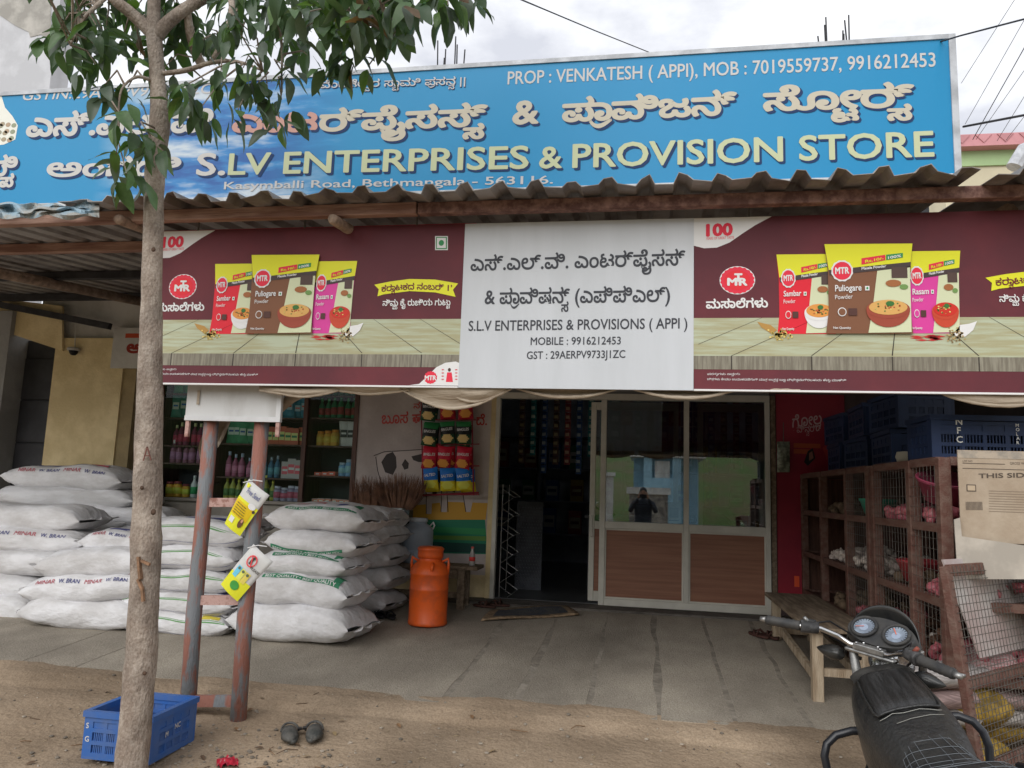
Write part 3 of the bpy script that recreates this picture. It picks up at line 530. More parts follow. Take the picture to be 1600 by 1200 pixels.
pr.text('ಎಸ್.ಎಲ್.ವಿ. ಎಂಟರ್ಪೈ{~}ಸಸ್', (735, 423), (1071, 414), 22, k_, 1, .018); pr.text('& ಪಾ{~}ವಿಷನ್{ಸ} (ಎಪಿಪಿಎಲ್)', (757, 475), (1047, 471), 22, k_, 1, .018)
pr.text('S.L.V ENTERPRISES & PROVISIONS ( APPI )', (732, 517), (1074, 513), 16, k_, 1, .012); pr.text('MOBILE : 9916212453', (829, 539), (970, 538), 12, k_, 1, .01); pr.text('GST : 29AERPV9733J1ZC', (823, 561), (977, 559), 12, k_, 1, .01)
pr.build('printed_lettering', nbd)
# ---------------------------------------------------------------- rolled tarpaulin under the boards
m_tarp = M('beige_tarp', (.50, .43, .34), .85, 0, .2, 4, .5, 25, stretch=(.5, 3, 3), c2=(.36, .29, .22))
tr = thing('rolled_tarpaulin', 'beige tarpaulin gathered in loose swags below the hanging boards', 'tarpaulin', at(900, 620, -3.64))
def swag(x0, x1, base, dip, sd, skew=1.):
    f = lambda u, v: at(x0 + (x1 - x0) * u, base - 14 + (14 + dip * math.sin(PI * u ** skew)) * v + .4 * math.sin(u * 13 + sd) * v * math.sin(PI * u), -3.66 + .035 * math.sin(v * 5.2 + sd) * math.sin(PI * u) - .02 * v)
    o = MB().grid(f, 40, 10).build('swag', m_tarp, tr, True); MB().tube([f(i / 30, 1) for i in range(31)], [.005 + .006 * math.sin(PI * i / 30) + .001 * math.sin(i * 1.7 + sd) for i in range(31)], 8).build('rolled_hem', m_tarp, o, True)
for a_ in ((405, 530, 610, 9, 1, 1.2), (520, 640, 609, 6, 2, 1), (625, 795, 608, 30, 3, 1.), (690, 800, 607, 20, 8, .9), (806, 968, 607, 14, 4, 1), (985, 1160, 607, 15, 5, 1), (1150, 1300, 607, 3, 6, 1), (1290, 1480, 607, 3, 9, 1), (1455, 1700, 608, 26, 7, .9)): swag(*a_)
MB().tube([at(p, q, -3.42) for p, q in ((478, 611), (455, 622), (425, 648), (408, 662))], [.03, .034, .03, .02], 9).build('hanging_roll', m_tarp, tr, True)
MB().grid(lambda u, v: at(318 + 14 * u - 9 * v + 3 * math.sin(v * 9), 655 + 82 * v, -3.40 - .02 * math.sin(u * 6 + v * 5)), 5, 14).build('hanging_strip', m_tarp, tr, True)
MB().grid(lambda u, v: at(340 + 22 * u * (1 - v * .6), 655 + 45 * v * (1 - .3 * u), -3.40 - .02 * math.sin(u * 6 + v * 5)), 5, 8).build('hanging_strip', m_tarp, tr, True)
# ---------------------------------------------------------------- sacks
m_sack = M('woven_sack', (.80, .80, .82), .5, 0, .06, 2.5, .8, 9, spec=.3, c2=(.62, .61, .61), stretch=(1.2, 2.2, 2.2))
s_red, s_blue, s_green, s_lgreen = flat('sack_red', (.50, .13, .16)), flat('sack_blue', (.09, .10, .27)), flat('sack_green', (.05, .24, .13)), flat('sack_light_green', (.13, .33, .11))
def sack_fn(L, W, H, sd):
    r = random.Random(sd); ph = [r.uniform(0, 6.28) for _ in range(6)]; tw = r.uniform(-.04, .04); ear = r.uniform(.03, .06); lump = [r.uniform(.4, 1) for _ in range(4)]
    def f(s, t, off=0.):
        e = abs(s); c, n = math.cos(t), math.sin(t)
        h = H / 2 * max(0., 1 - e ** 5.0) ** .55 + .008; w = W / 2 * (1 - .10 * e ** 5) * (1 - .05 * (1 - e) ** 3)
        y = w * math.copysign(abs(c) ** .62, c); z = h * math.copysign(abs(n) ** .68, n)
        x = L / 2 * s * (1 + ear * abs(c) ** 8 * e ** 6)
        wr = .016 * e ** 4 * math.sin(13 * t + ph[0]) + .008 * e ** 2 * math.sin(21 * t + 5 * s + ph[2]) + .006 * e * math.sin(5 * t + 7 * s + ph[1]) + .007 * math.sin(3.1 * s + ph[2]) * math.sin(2 * t + ph[3]) + .004 * math.sin(9 * s + ph[5]) * math.cos(t)
        z += wr * (1 - e ** 8) + tw * s * y + .012 * lump[0] * math.sin(4 * s + ph[4])
        if n < 0: z *= .86
        dn = .011 * mnoise.noise(V((x * 5 + sd, y * 6, z * 6))) + .006 * mnoise.noise(V((x * 13 + sd, y * 15, z * 15))); y += dn * c * 1.3; z += dn * n
        return V((x, y + off * c, z + off * n + H / 2 * .93))
    return f
def sack_mesh(L, W, H, sd):
    f = sack_fn(L, W, H, sd); mb = MB(); nu, nv = 30, 28
    mb.grid(lambda u, v: f(-1 + 2 * u, 2 * PI * v), nu, nv, None, True)
    return mb.mesh('sack_body', m_sack, True), f
def seam(f, sgn, sd):              # sewn, frayed mouth
    r = random.Random(sd); mb = MB(); n = 14
    def g(u, v):
        a = f(sgn * .995, PI * (1 - u) if u > .001 else PI); y0 = f(sgn, PI).y; y1 = f(sgn, 0).y; y = y0 + (y1 - y0) * u
        return V((f(sgn, 0).x * (1 - .0 * v) + sgn * v * (.035 + .018 * math.sin(u * 23 + sd)), y, f(sgn, 0).z + .012 * math.sin(u * 17 + sd) * v + .01 * v))
    mb.grid(g, n, 2); return mb
def on_sack(f, pieces):
    """pieces: (text or stripe, s0, s1, t0, height, colour) laid along the front long side"""
    mb = MB(); rad = .17
    for kind, s0, s1, t0, h, m in pieces:
        if kind == '#':
            n = 24; mb.add([f(s0 + (s1 - s0) * i / n, t0 - (j / 2) * h / rad, .0028) for i in range(n + 1) for j in range(3)], [(i * 3 + j, (i + 1) * 3 + j, (i + 1) * 3 + j + 1, i * 3 + j + 1) for i in range(n) for j in range(2)], m)
        else:
            vs, fs = text2d(kind, .01); a, b = min(p[0] for p in vs), max(p[0] for p in vs)
            mb.add([f(s0 + (s1 - s0) * (p[0] - a) / (b - a), t0 - p[1] / .7 * h / rad, .0045 + p[2] * .0002) for p in vs], fs, m)
    return mb
BRAN = [('MINAR', -.72, -.42, PI - .35, .05, s_red), ('W. BRAN', -.36, -.02, PI - .35, .045, s_blue), ('MINAR', .06, .36, PI - .35, .05, s_red), ('W. BRAN', .42, .76, PI - .35, .045, s_blue), ('#', -.5, .3, PI - 1.15, .05, s_blue), ('#', .35, .7, PI - 1.15, .04, s_red)]
LINE = [('#', -.94, .95, PI - .25, .012, s_lgreen), ('#', -.94, .95, PI - .37, .005, s_lgreen), ('#', -.93, .95, PI + .45, .004, s_blue), ('#', -.2, .8, PI - 1.2, .06, s_blue)]
LINE2 = LINE + [('#', .55, .85, PI - .5, .06, flat('sack_yellow', (.62, .52, .08)))]
BEST = [('#', -.62, .86, PI - .52, .044, s_green), ('BEST QUALITY • BEST QUALITY', -.56, .80, PI - .555, .026, ink(190, 200, 195)), ('#', .74, .86, PI - .80, .10, s_green), ('#', -.5, .1, PI - 1.15, .03, s_red), ('#', .35, .55, PI - 1.1, .05, s_blue)]
BEST2 = [('#', -.85, .75, PI + .42, .044, s_green), ('BEST QUALITY • BEST QUALITY', -.8, .7, PI + .385, .026, ink(190, 200, 195))]
PLAIN = []
SACKS = {}
def sack(kind, x0, x1, yb, h, Y, rz=0, label='', W=.5, group='white woven sacks stacked in front of the shop', tilt=0., z=None, lift=0., pitch=0):
    """front side between pixels x0 and x1, underside at pixel yb, on the plane Y"""
    a, b = at(x0, yb, Y), at(x1, yb, Y); Ls = (b - a).length; H = h
    sd = len(SACKS) % 5 + {'BRAN': 0, 'LINE': 10, 'BEST': 20, 'BEST2': 30, 'PLAIN': 40, 'LINE2': 50}[kind]
    key = (kind, sd)
    if key not in SACKS:
        me, f = sack_mesh(1.0, .5, .25, sd); SACKS[key] = (me, on_sack(f, globals()[kind]).mesh('sack_print', None) if globals()[kind] else None, seam(f, 1, sd).mesh('sewn_mouth', m_sack, True), seam(f, -1, sd).mesh('sewn_mouth', m_sack, True))
    else: SACKS[(kind, sd, len(SACKS))] = None
    c = (a + b) / 2; t = thing('grain_sack', label, 'sack', (0, 0, 0), group=group)
    rot = Matrix.Rotation(rz, 3, 'Z') @ Matrix.Rotation(pitch, 3, 'Y') @ Matrix.Rotation(tilt, 3, 'X'); sc3 = Matrix.Diagonal((Ls, W / .5, H / .25, 1))
    t.matrix_world = Matrix.Translation(V((c.x, Y + W / 2, c.z + lift))) @ rot.to_4x4() @ sc3
    me = SACKS[key]; link('sack_body', me[0], t, local=True)
    if me[1]: link('printed_band', me[1], t, local=True)
    link('sewn_mouth', me[2], t, local=True); link('sewn_mouth', me[3], t, local=True); return t
A = 'best quality sack'
# front stack with the green band
sack('PLAIN', 348, 546, 1009, .31, -2.20, -.10, 'white sack at the bottom of the front stack beside the red poles', .62)
sack('BEST', 372, 545, 955, .30, -2.16, -.12, 'sack with green best quality band second from the bottom of the front stack', .58)
sack('BEST', 395, 540, 905, .22, -2.12, -.08, 'sack with green band in the middle of the front stack', .58)
sack('BEST2', 410, 558, 874, .23, -2.06, -.08, 'plain sided sack second from the top of the front stack', .58)
sack('BEST', 412, 570, 834, .245, -2.02, -.10, 'topmost green banded sack of the front stack', .58)
for i, (x0, x1, yb, h) in enumerate(((500, 606, 966, .20), (505, 613, 928, .22), (500, 612, 893, .23), (505, 612, 856, .22), (510, 612, 826, .20))):
    sack('PLAIN', x0, x1, yb, h, -1.12, -.12, ('lowest', 'second lowest', 'middle', 'second highest', 'topmost')[i] + ' plain white sack in the column behind the front stack', .55, lift=.035 * (1 - i / 4))
# stack with the thin green lines behind the poles
for i, (x0, x1, yb, h) in enumerate(((178, 345, 998, .21), (182, 356, 964, .20), (196, 350, 930, .21), (205, 362, 893, .22), (205, 368, 857, .25))):
    sack('LINE' if i else 'LINE2', x0, x1, yb, h, -2.14 + .03 * i, .04 * (-1) ** i, ('lowest', 'second lowest', 'middle', 'second highest', 'topmost') [i] + ' sack with thin green lines in the stack behind the red poles', .52)
sack('PLAIN', 290, 400, 834, .16, -1.2, .05, 'flat half hidden sack behind the green lined stack', .4)
sack('PLAIN', 335, 425, 964, .2, -1.5, .2, 'sack wedged low between the green lined stack and the front stack', .4)
# bran stack left of the tree
for i, (x0, x1, yb, h, Y) in enumerate(((24, 205, 988, .26, -2.20), (28, 212, 946, .25, -2.16), (50, 230, 906, .26, -2.10), (118, 262, 868, .21, -1.95))):
    sack('BRAN' if i in (1, 3) else 'PLAIN', x0, x1, yb, h, Y, .05, ('lowest', 'second', 'third', 'highest')[i] + ' sack of the bran stack just left of the tree trunk', .5, pitch=-.07 if 0 < i < 3 else 0)
for i, (x0, x1, yb, h) in enumerate(((95, 235, 850, .22), (120, 250, 822, .2))):
    sack('PLAIN', x0, x1, yb, h, -.95, .1, ('lower', 'upper')[i] + ' grey white sack in the shade behind the bran stack', .45)
# stack at the left edge
for i, (x0, x1, yb, h, Y) in enumerate(((-135, 40, 976, .27, -1.95), (-140, 50, 938, .24, -1.88), (-95, 103, 902, .24, -1.82), (-100, 118, 866, .25, -1.75), (-85, 120, 832, .27, -1.68), (-20, 195, 797, .24, -.95), (-5, 185, 768, .28, -.90))):
    sack('BRAN' if i in (3, 6) else 'PLAIN', x0, x1, yb, h, Y, -.04 * (-1) ** i, ('lowest', 'second lowest', 'third', 'fourth', 'fifth', 'sixth', 'topmost')[i] + ' sack counted from the ground at the left edge of the picture', .5)
sack('PLAIN', 90, 215, 768, .2, -.55, 0, 'sack tucked behind the top of the leftmost stack', .4); sack('PLAIN', 95, 222, 797, .2, -.5, 0, 'sack behind the second highest sack of the leftmost stack', .4)
for i, (x0, yb, Y) in enumerate(((30, 975, -1.2), (30, 935, -1.2), (30, 900, -1.2), (35, 862, -1.0), (40, 832, -.95))):
    sack('PLAIN', x0, x0 + 150, yb, .24, Y, 0, ('first', 'second', 'third', 'fourth', 'fifth')[i] + ' hidden supporting sack from below, deep behind the bran stack', .45)
# ---------------------------------------------------------------- pole frame with the white board and flyers
m_pole = M('rusty_pole', (.33, .15, .115), .7, .1, .3, 5, .4, 40, c2=(.22, .235, .25), lo=.45, hi=.55, stretch=(3, 3, .8))
m_rung = M('peeling_pink_paint', (.52, .34, .30), .8, 0, .3, 16, .3, c2=(.30, .15, .12), lo=.4, hi=.5)
ps = thing('pole_sign', 'blank weathered white board on two rusty steel poles in front of the sacks', 'sign', atz(340, 1130, .03))
PY = -3.52
pL = [at(332, 640, PY), at(318, 800, PY), at(303, 960, PY), V((at(296, 1085, PY).x, PY, -.05))]; pR = [at(411, 640, PY), at(398, 800, PY), at(383, 960, PY), V((at(372, 1130, PY).x, PY, -.05))]
for P_ in (pL, pR): MB().tube(P_, [.046, .046, .048, .048], 14).build('pole', m_pole, ps, True)
for y0, y1 in ((778, 792), (930, 945), (1086, 1104)):
    a, b = at(334 - (y0 - 640) * .083, (y0 + y1) / 2, PY), at(408 - (y0 - 640) * .083, (y0 + y1) / 2, PY); MB().beam(a, b, .03, abs(at(350, y0, PY).z - at(350, y1, PY).z)).build('rung', m_rung if y0 < 1000 else m_pole, ps)
a, b = at(291, 657, PY - .06), at(440, 657, PY - .06)
bd = part('board', M('chalky_white', (.66, .67, .67), .8, 0, .08, 5, .2, c2=(.56, .56, .55), stretch=(1, 1, .4)), ps, (a.x, b.x, PY - .075, PY - .055, a.z, a.z + .42)); part('board_rim', M('rim_white', (.72, .73, .74), .7, 0, .05, 5), bd, (a.x, b.x, PY - .083, PY - .0755, a.z, a.z + .03), (b.x - .03, b.x, PY - .083, PY - .0755, a.z + .03, a.z + .42))
for px in (294, 435): q = at(px, 660, PY - .065); part('board_leg', m_rung, ps, (q.x - .012, q.x + .012, PY - .075, PY - .055, q.z - .09, a.z - .001))
part('torn_paper', m_tarp, bd, (at(318, 640, PY).x, at(322, 640, PY).x, PY - .085, PY - .083, a.z + .1, a.z + .19))
def flyer(label, pts, deco):
    c = at(*[sum(p[i] for p in pts) / len(pts) for i in (0, 1)], PY - .07); t = thing('flyer', label, 'flyer', c, group='flyers tied to the pole')
    P4 = [at(*p, PY - .066) for p in pts]; mb = MB(); n = 8
    f = lambda u, v: (P4[0] * (1 - u) + P4[1] * u) * (1 - v) + (P4[3] * (1 - u) + P4[2] * u) * v + V((0, -.012 * math.sin(PI * u) - .01 * math.sin(PI * v) + .01, 0))
    mb.grid(f, n, n); mb.build('card', M('card_white', (.72, .72, .70), .5, 0, .05, 4), t, True, solid=.001)
    g = MB()
    def q(uvs, m, k=1):
        for i in range(len(uvs)): pass
        g.add([f(u, v) + V((0, -.0016 * k - .0012, 0)) for u, v in uvs], [tuple(range(len(uvs)))], m)
    def strip(u0, v0, u1, v1, m, k=1):
        nn = 6
        g.add([f(u0 + (u1 - u0) * i / nn, v0 + (v1 - v0) * j / nn) + V((0, -.0016 * k - .001, 0)) for i in range(nn + 1) for j in range(nn + 1)], [(i * 7 + j, i * 7 + j + 1, (i + 1) * 7 + j + 1, (i + 1) * 7 + j) for i in range(nn) for j in range(nn)], m)
    deco(q, strip, f, g, t); g.build('printed_artwork', None, t); MB().tube([at(pts[0][0] - 8, pts[0][1] + 6, PY - .055), at(pts[0][0] + 8, pts[0][1] + 2, PY - .07), at(pts[0][0] + 22, pts[0][1] + 4, PY - .055)], .003, 5).build('tie_string', ink(200, 200, 195), t)
yl1, or1, wt1, dk1 = ink(225, 195, 45), ink(230, 160, 30), ink(215, 215, 212), ink(60, 55, 50)
def rings(g, f, u, v, ru, rv, m, k, n=16, hole=0):
    if hole: g.add([f(u + r_ * ru * math.cos(i * 2 * PI / n), v + r_ * rv * math.sin(i * 2 * PI / n)) + V((0, -.0016 * k - .001, 0)) for r_ in (hole, 1) for i in range(n)], [(i, (i + 1) % n, n + (i + 1) % n, n + i) for i in range(n)], m)
    else: g.add([f(u + ru * math.cos(i * 2 * PI / n), v + rv * math.sin(i * 2 * PI / n)) + V((0, -.0016 * k - .001, 0)) for i in range(n)], [tuple(range(n))], m)
def textf(g, f, s, u0, v0, u1, v1, cap, m, k):      # text from (u0,v0) to (u1,v1) on the card
    vs, fs = text2d(s, .01); a, b = min(p[0] for p in vs), max(p[0] for p in vs); du, dv = (u1 - u0), (v1 - v0); l = math.hypot(du, dv)
    g.add([f(u0 + du * (p[0] - a) / (b - a) + dv / l * p[1] / .7 * cap, v0 + dv * (p[0] - a) / (b - a) - du / l * p[1] / .7 * cap) + V((0, -.0016 * (k + p[2]) - .001, 0)) for p in vs], fs, m)
def deco1(q, strip, f, g, t):      # u runs down the right edge, v down the left edge of the diamond
    strip(.0, .36, 1, 1, yl1, 1); strip(.02, .42, .9, .72, or1, 2)
    textf(g, f, 'Free Seed', .22, .22, .82, .22, .10, ink(90, 95, 130), 3)
    for i in range(5): textf(g, f, 'organic farming inputs', .1, .48 + .05 * i, .6 + .03 * i, .48 + .05 * i, .022, dk1, 4)
    rings(g, f, .75, .38, .16, .06, wt1, 4); strip(.12, .76, .36, .88, ink(205, 205, 210), 3); rings(g, f, .72, .78, .11, .1, ink(90, 65, 50), 4); rings(g, f, .74, .72, .05, .04, ink(175, 130, 105), 5); rings(g, f, .92, .45, .06, .03, dk1, 4)
    for i in range(5): rings(g, f, .1 + .025 * i, .08 + .03 * (i % 2), .03, .03, yl1, 3, 8)
def deco2(q, strip, f, g, t):
    strip(.0, .62, 1, 1, yl1, 1); rings(g, f, .42, .24, .2, .12, ink(195, 60, 65), 3, 24, .8)
    strip(.36, .17, .46, .31, dk1, 3); rings(g, f, .44, .17, .05, .03, dk1, 4); q([(.30, .14), (.34, .13), (.55, .34), (.51, .35)], ink(195, 60, 65), 5)
    for i, c in enumerate((ink(90, 165, 200), ink(190, 200, 90), ink(205, 175, 85))): strip(.12 + .22 * i, .45, .32 + .22 * i, .68, c, 2); rings(g, f, .22 + .22 * i, .49, .06, .03, ink(80, 90, 70), 4, 10)
    rings(g, f, .5, .8, .2, .09, ink(60, 130, 60), 3); textf(g, f, 'PLEASE', .55, .36, .95, .36, .05, dk1, 3)
flyer('yellow and white flyer with printed text tied high on the right pole', [(388, 748), (420, 774), (374, 838), (350, 818)], deco1)
flyer('yellow and white flyer with red prohibition ring tied low on the right pole', [(395, 850), (426, 878), (370, 940), (344, 913)], deco2)
# ---------------------------------------------------------------- bench, cans and things by the cow mural
bn = thing('wooden_bench', 'low brown wooden bench under the cow mural', 'bench', (-2.05, -.45, az(-.45)))
zb = .70; zf = az(-.5) - .01
part('seat', m_wood, bn, (-2.75, -1.56, -.62, -.30, zb - .035, zb), bevel=.005)
for x in (-2.65, -1.72):
    for y in (-.58, -.38): part('leg', m_wood, bn, (x - .035, x + .035, y - .035, y + .035, zf, zb - .036), bevel=.004)
part('apron_rail', m_wood, bn, (-2.61, -1.76, -.60, -.575, zb - .12, zb - .037)); part('stretcher', m_wood, bn, (-2.61, -1.76, -.595, -.565, .40, .45)); part('stretcher', m_wood, bn, (-1.735, -1.705, -.54, -.42, .40, .45))
mc = thing('milk_can', 'bright orange metal milk can standing on the pavement', 'can', (-1.855, -1.25, az(-1.25)))
zc = az(-1.25) + .003; m_or = M('orange_paint', (.80, .125, .018), .42, 0, .08, 5, .15, 14, spec=.4, c2=(.55, .10, .035), lo=.32, hi=.5)
MB().lathe([(.0, 0), (.165, .0), (.172, .012), (.172, .03), (.168, .036), (.170, .30), (.174, .305), (.170, .312), (.170, .43), (.176, .435), (.172, .445), (.168, .47), (.14, .515), (.108, .54), (.10, .56), (.10, .585), (.0, .586)], (-1.855, -1.25, zc), 32).build('body', m_or, mc, True)
MB().lathe([(.0, .57), (.112, .57), (.114, .60), (.112, .635), (.118, .64), (.118, .655), (.10, .668), (.0, .672)], (-1.855, -1.25, zc), 28).build('lid', m_or, mc, True)
for s in (-1, 1): MB().tube([(-1.855 + s * .11, -1.25, zc + .54), (-1.855 + s * .165, -1.25, zc + .57), (-1.855 + s * .17, -1.25, zc + .52), (-1.855 + s * .165, -1.25, zc + .45)], .013, 8).build('handle', m_or, mc, True)
MB().tube([(-1.855 + .06, -1.37, zc + .53), (-1.855 + .065, -1.40, zc + .52), (-1.855 + .06, -1.41, zc + .47)], .012, 8).build('handle', m_or, mc, True)
gj = thing('plastic_jar', 'translucent grey blue plastic jar with handles on the bench', 'jar', (-2.22, -.45, zb)); m_jar = M('grey_blue_plastic', (.42, .49, .58), .35, 0, .08, 3, spec=.4)
MB().lathe([(.0, .001), (.145, .001), (.158, .02), (.158, .12), (.152, .125), (.158, .13), (.158, .30), (.15, .34), (.10, .375), (.088, .38), (.088, .42), (.0, .421)], (-2.22, -.45, zb), 28).build('body', m_jar, gj, True)
MB().lathe([(.0, .40), (.098, .40), (.098, .435), (.0, .437)], (-2.22, -.45, zb), 24).build('lid', M('jar_lid', (.60, .65, .72), .4), gj, True)
for s in (-1, 1): MB().tube([(-2.22 + s * .13, -.47, zb + .36), (-2.22 + s * .17, -.49, zb + .40), (-2.22 + s * .185, -.5, zb + .37), (-2.22 + s * .165, -.48, zb + .33)], .008, 7).build('handle', M('white_plastic', (.7, .7, .7), .4), gj, True)
bt = thing('drink_bottle', 'small clear bottle with a red label on the end of the bench', 'bottle', (-1.64, -.5, zb)); X0 = (-1.64, -.5, zb)
MB().lathe([(.0, .001), (.028, .001), (.03, .01), (.03, .05), (.028, .09), (.03, .10), (.012, .15), (.012, .165), (.0, .166)], X0, 14).build('body', M('cloudy_plastic', (.5, .48, .45), .2, spec=.5), bt, True)
MB().lathe([(.0308, .045), (.0308, .085)], X0, 14).build('label_band', ink(170, 50, 45), bt, True); MB().lathe([(.0, .166), (.014, .166), (.014, .182), (.0, .183)], X0, 10).build('cap', ink(180, 80, 70), bt)
tb = thing('tin_box', 'tall grey green metal tin standing behind the sacks on the bench', 'tin', (-2.62, -.42, zb)); q0, q1 = at(598, 874, -.48), at(632, 797, -.48)
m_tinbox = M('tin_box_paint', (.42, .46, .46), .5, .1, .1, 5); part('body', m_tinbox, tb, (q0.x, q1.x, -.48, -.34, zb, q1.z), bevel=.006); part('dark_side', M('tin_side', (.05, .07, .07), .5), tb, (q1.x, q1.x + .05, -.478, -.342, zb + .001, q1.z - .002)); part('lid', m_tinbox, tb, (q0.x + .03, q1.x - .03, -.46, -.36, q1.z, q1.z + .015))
def broom(label, cx, top, bot, wt_, wb, Y, lean, n, sd):
    t = thing('grass_broom', label, 'broom', at(cx, bot, Y), group='brown grass brooms'); r = random.Random(sd); mb = MB(); b0 = at(cx, bot, Y)
    for i in range(n):
        a = r.uniform(-1, 1); yy = r.uniform(-.05, .05); tp = at(cx + lean + a * wt_, top + r.uniform(-2, 14) + abs(a) * 10, Y); bs_ = V((b0.x + a * wb, Y + yy * .5, b0.z)); mid = (tp + bs_) / 2 + V((a * .04, yy, 0)); tp = tp + V((r.uniform(-.02, .02), yy * 1.4, 0))
        mb.tube([bs_, mid, tp], [.0035, .003, .0008], 3, None, False)
    o = mb.build('bristles', M('broom_straw', (.26, .135, .085), .9, 0, .3, 9, c2=(.13, .07, .05)), t); tag(o, kind='stuff')
    MB().tube([b0 + V((0, 0, -.03)), b0 + V((0, 0, .05))], .045, 10).build('binding', m_darkbeam, t)
broom('bushy brown grass broom standing upright in front of the cow mural', 622, 738, 806, 42, .08, -.28, 4, 520, 1); broom('darker smaller grass broom beside the glass case', 573, 742, 812, 22, .05, -.26, -2, 300, 2); broom('third grass broom leaning between the other two', 592, 752, 800, 20, .05, -.22, 0, 200, 5)
# ---------------------------------------------------------------- cow mural, packets
mu = thing('wall_mural', 'cow painting with red Kannada words on the pale wall', 'mural', (-2.4, -.01, .6)); pr = Print((0, -.0045, 0)); pk_, bk_, rd_ = ink(150, 135, 130), ink(45, 38, 38), ink(155, 60, 55)
pr.text('ಬೂಸ ಹಿ', (596, 662), (664, 660), 16, rd_, 2, .02); pr.text('ದೆ.', (744, 664), (761, 664), 15, rd_, 2, .02); pr.text('ನ', (646, 638), (656, 638), 9, rd_, 2, .02)
pr.poly([(560, 862), (762, 866), (758, 812), (650, 812), (560, 808)], ink(28, 100, 75), 1); pr.poly([(645, 812), (759, 812), (762, 786), (700, 784), (645, 790)], ink(165, 125, 45), 1)
pr.poly([(640, 845), (759, 850), (759, 864), (640, 862)], ink(22, 60, 55), 2); pr.poly([(650, 822), (759, 826), (759, 836), (650, 830)], ink(40, 115, 70), 2); pr.poly([(650, 836), (759, 838), (759, 845), (650, 842)], ink(75, 110, 50), 2)
pr.poly([(588, 716), (596, 708), (606, 706), (664, 702), (740, 700), (744, 760), (735, 800), (728, 800), (722, 765), (700, 760), (698, 800), (690, 800), (684, 765), (676, 770), (674, 803), (666, 803), (664, 765), (610, 760), (600, 775), (594, 770), (590, 740)], ink(158, 148, 146), 2)
pr.poly([(596, 722), (604, 710), (614, 706), (619, 714), (620, 730), (614, 742), (602, 738)], bk_, 3); pr.poly([(628, 726), (633, 717), (639, 724), (638, 732), (632, 734)], bk_, 3); pr.poly([(643, 713), (664, 708), (664, 722), (654, 722), (646, 719)], bk_, 3); pr.poly([(660, 740), (690, 735), (700, 750), (680, 758)], bk_, 3); pr.poly([(706, 755), (712, 757), (711, 770), (707, 768)], bk_, 3); pr.poly([(675, 765), (683, 765), (682, 775), (676, 774)], bk_, 3)
for pts in ([(584, 712), (600, 706), (664, 702)], [(587, 714), (590, 735), (600, 770)], [(690, 764), (689, 800)], [(722, 764), (728, 800)], [(666, 770), (666, 803)], [(698, 762), (700, 800)]):
    mbx = MB().tube([at(p[0], p[1], -.008) for p in pts], .004, 4); pr.mb.add(mbx.v, mbx.f, bk_)
pr.build('painted_cow', mu)
pkr = thing('packet_rack', 'red wire hanging rack holding snack packets beside the door', 'rack', at(700, 772, -.16)); m_rd = M('red_paint', (.32, .03, .05), .5); RY = -.14
for px in (658, 737): MB().tube([at(px, 622, RY), at(px + 3, 774, RY)], .007, 6).build('upright', m_rd, pkr)
for py in (626, 656, 694, 728, 773): MB().tube([at(658, py, RY), at(749, py, RY)], .006, 6).build('cross_wire', m_rd, pkr)
MB().tube([at(660, 774, RY), at(748, 770, RY)], .010, 6).build('bottom_bar', m_rd, pkr)
def packet_mesh(w, h, cols, name, sd):
    r = random.Random(sd); nu, nv = 12, 14; ph = r.uniform(0, 6)
    def f(u, v, off=0.):
        x, z = (u - .5) * w, (v - 1) * h; b = (math.sin(PI * u) ** .6) * (math.sin(PI * v) ** .55); k = .035 * b + .004 * math.sin(9 * u + ph) * math.sin(7 * v + ph) * b
        return V((x * (1 - .06 * math.sin(PI * v)), -k - off, z))
    mb = MB(); vs = [f(i / nu, j / nv) for i in range(nu + 1) for j in range(nv + 1)]; vb = [V((p.x, -p.y * .7 + .002, p.z)) for p in vs]; N = len(vs); byc = {}
    for i in range(nu):
        for j in range(nv):
            u, v = (i + .5) / nu, (j + .5) / nv; a = i * (nv + 1) + j; fc = (a, a + nv + 1, a + nv + 2, a + 1)
            c = cols[0] if v > .8 else cols[1] if v > .42 else cols[2] if ((u - .5) / .4) ** 2 + ((v - .25) / .17) ** 2 < 1 else cols[3]
            byc.setdefault(c, []).append(fc); byc.setdefault(cols[3], []).append(tuple(N + q for q in reversed(fc)))
    allv = vs + vb
    for c, fl in byc.items():
        use = sorted({q for fc in fl for q in fc}); ix = {q: i for i, q in enumerate(use)}; mb.add([allv[q] for q in use], [tuple(ix[q] for q in fc) for fc in fl], c)
    vs2, fs2 = text2d(name, .02); a, b = min(p[0] for p in vs2), max(p[0] for p in vs2)
    mb.add([f(.1 + .8 * (p[0] - a) / (b - a), .58 + .17 * p[1] + .04 * (p[0] - a) / (b - a), .003 + p[2] * .0003) for p in vs2], fs2, ink(205, 205, 205)); return mb.mesh('snack_packet', None, True)
gm = {'green': packet_mesh(.165, .235, (ink(35, 100, 55), ink(25, 28, 30), ink(190, 165, 110), ink(28, 60, 40)), 'BINGLES', 1), 'red': packet_mesh(.165, .235, (ink(160, 25, 45), ink(165, 28, 50), ink(200, 130, 60), ink(140, 20, 38)), 'BINGLES', 2), 'blue': packet_mesh(.165, .235, (ink(25, 95, 165), ink(22, 90, 165), ink(215, 190, 80), ink(200, 175, 40)), 'SALTED', 3)}
R = random.Random(5)
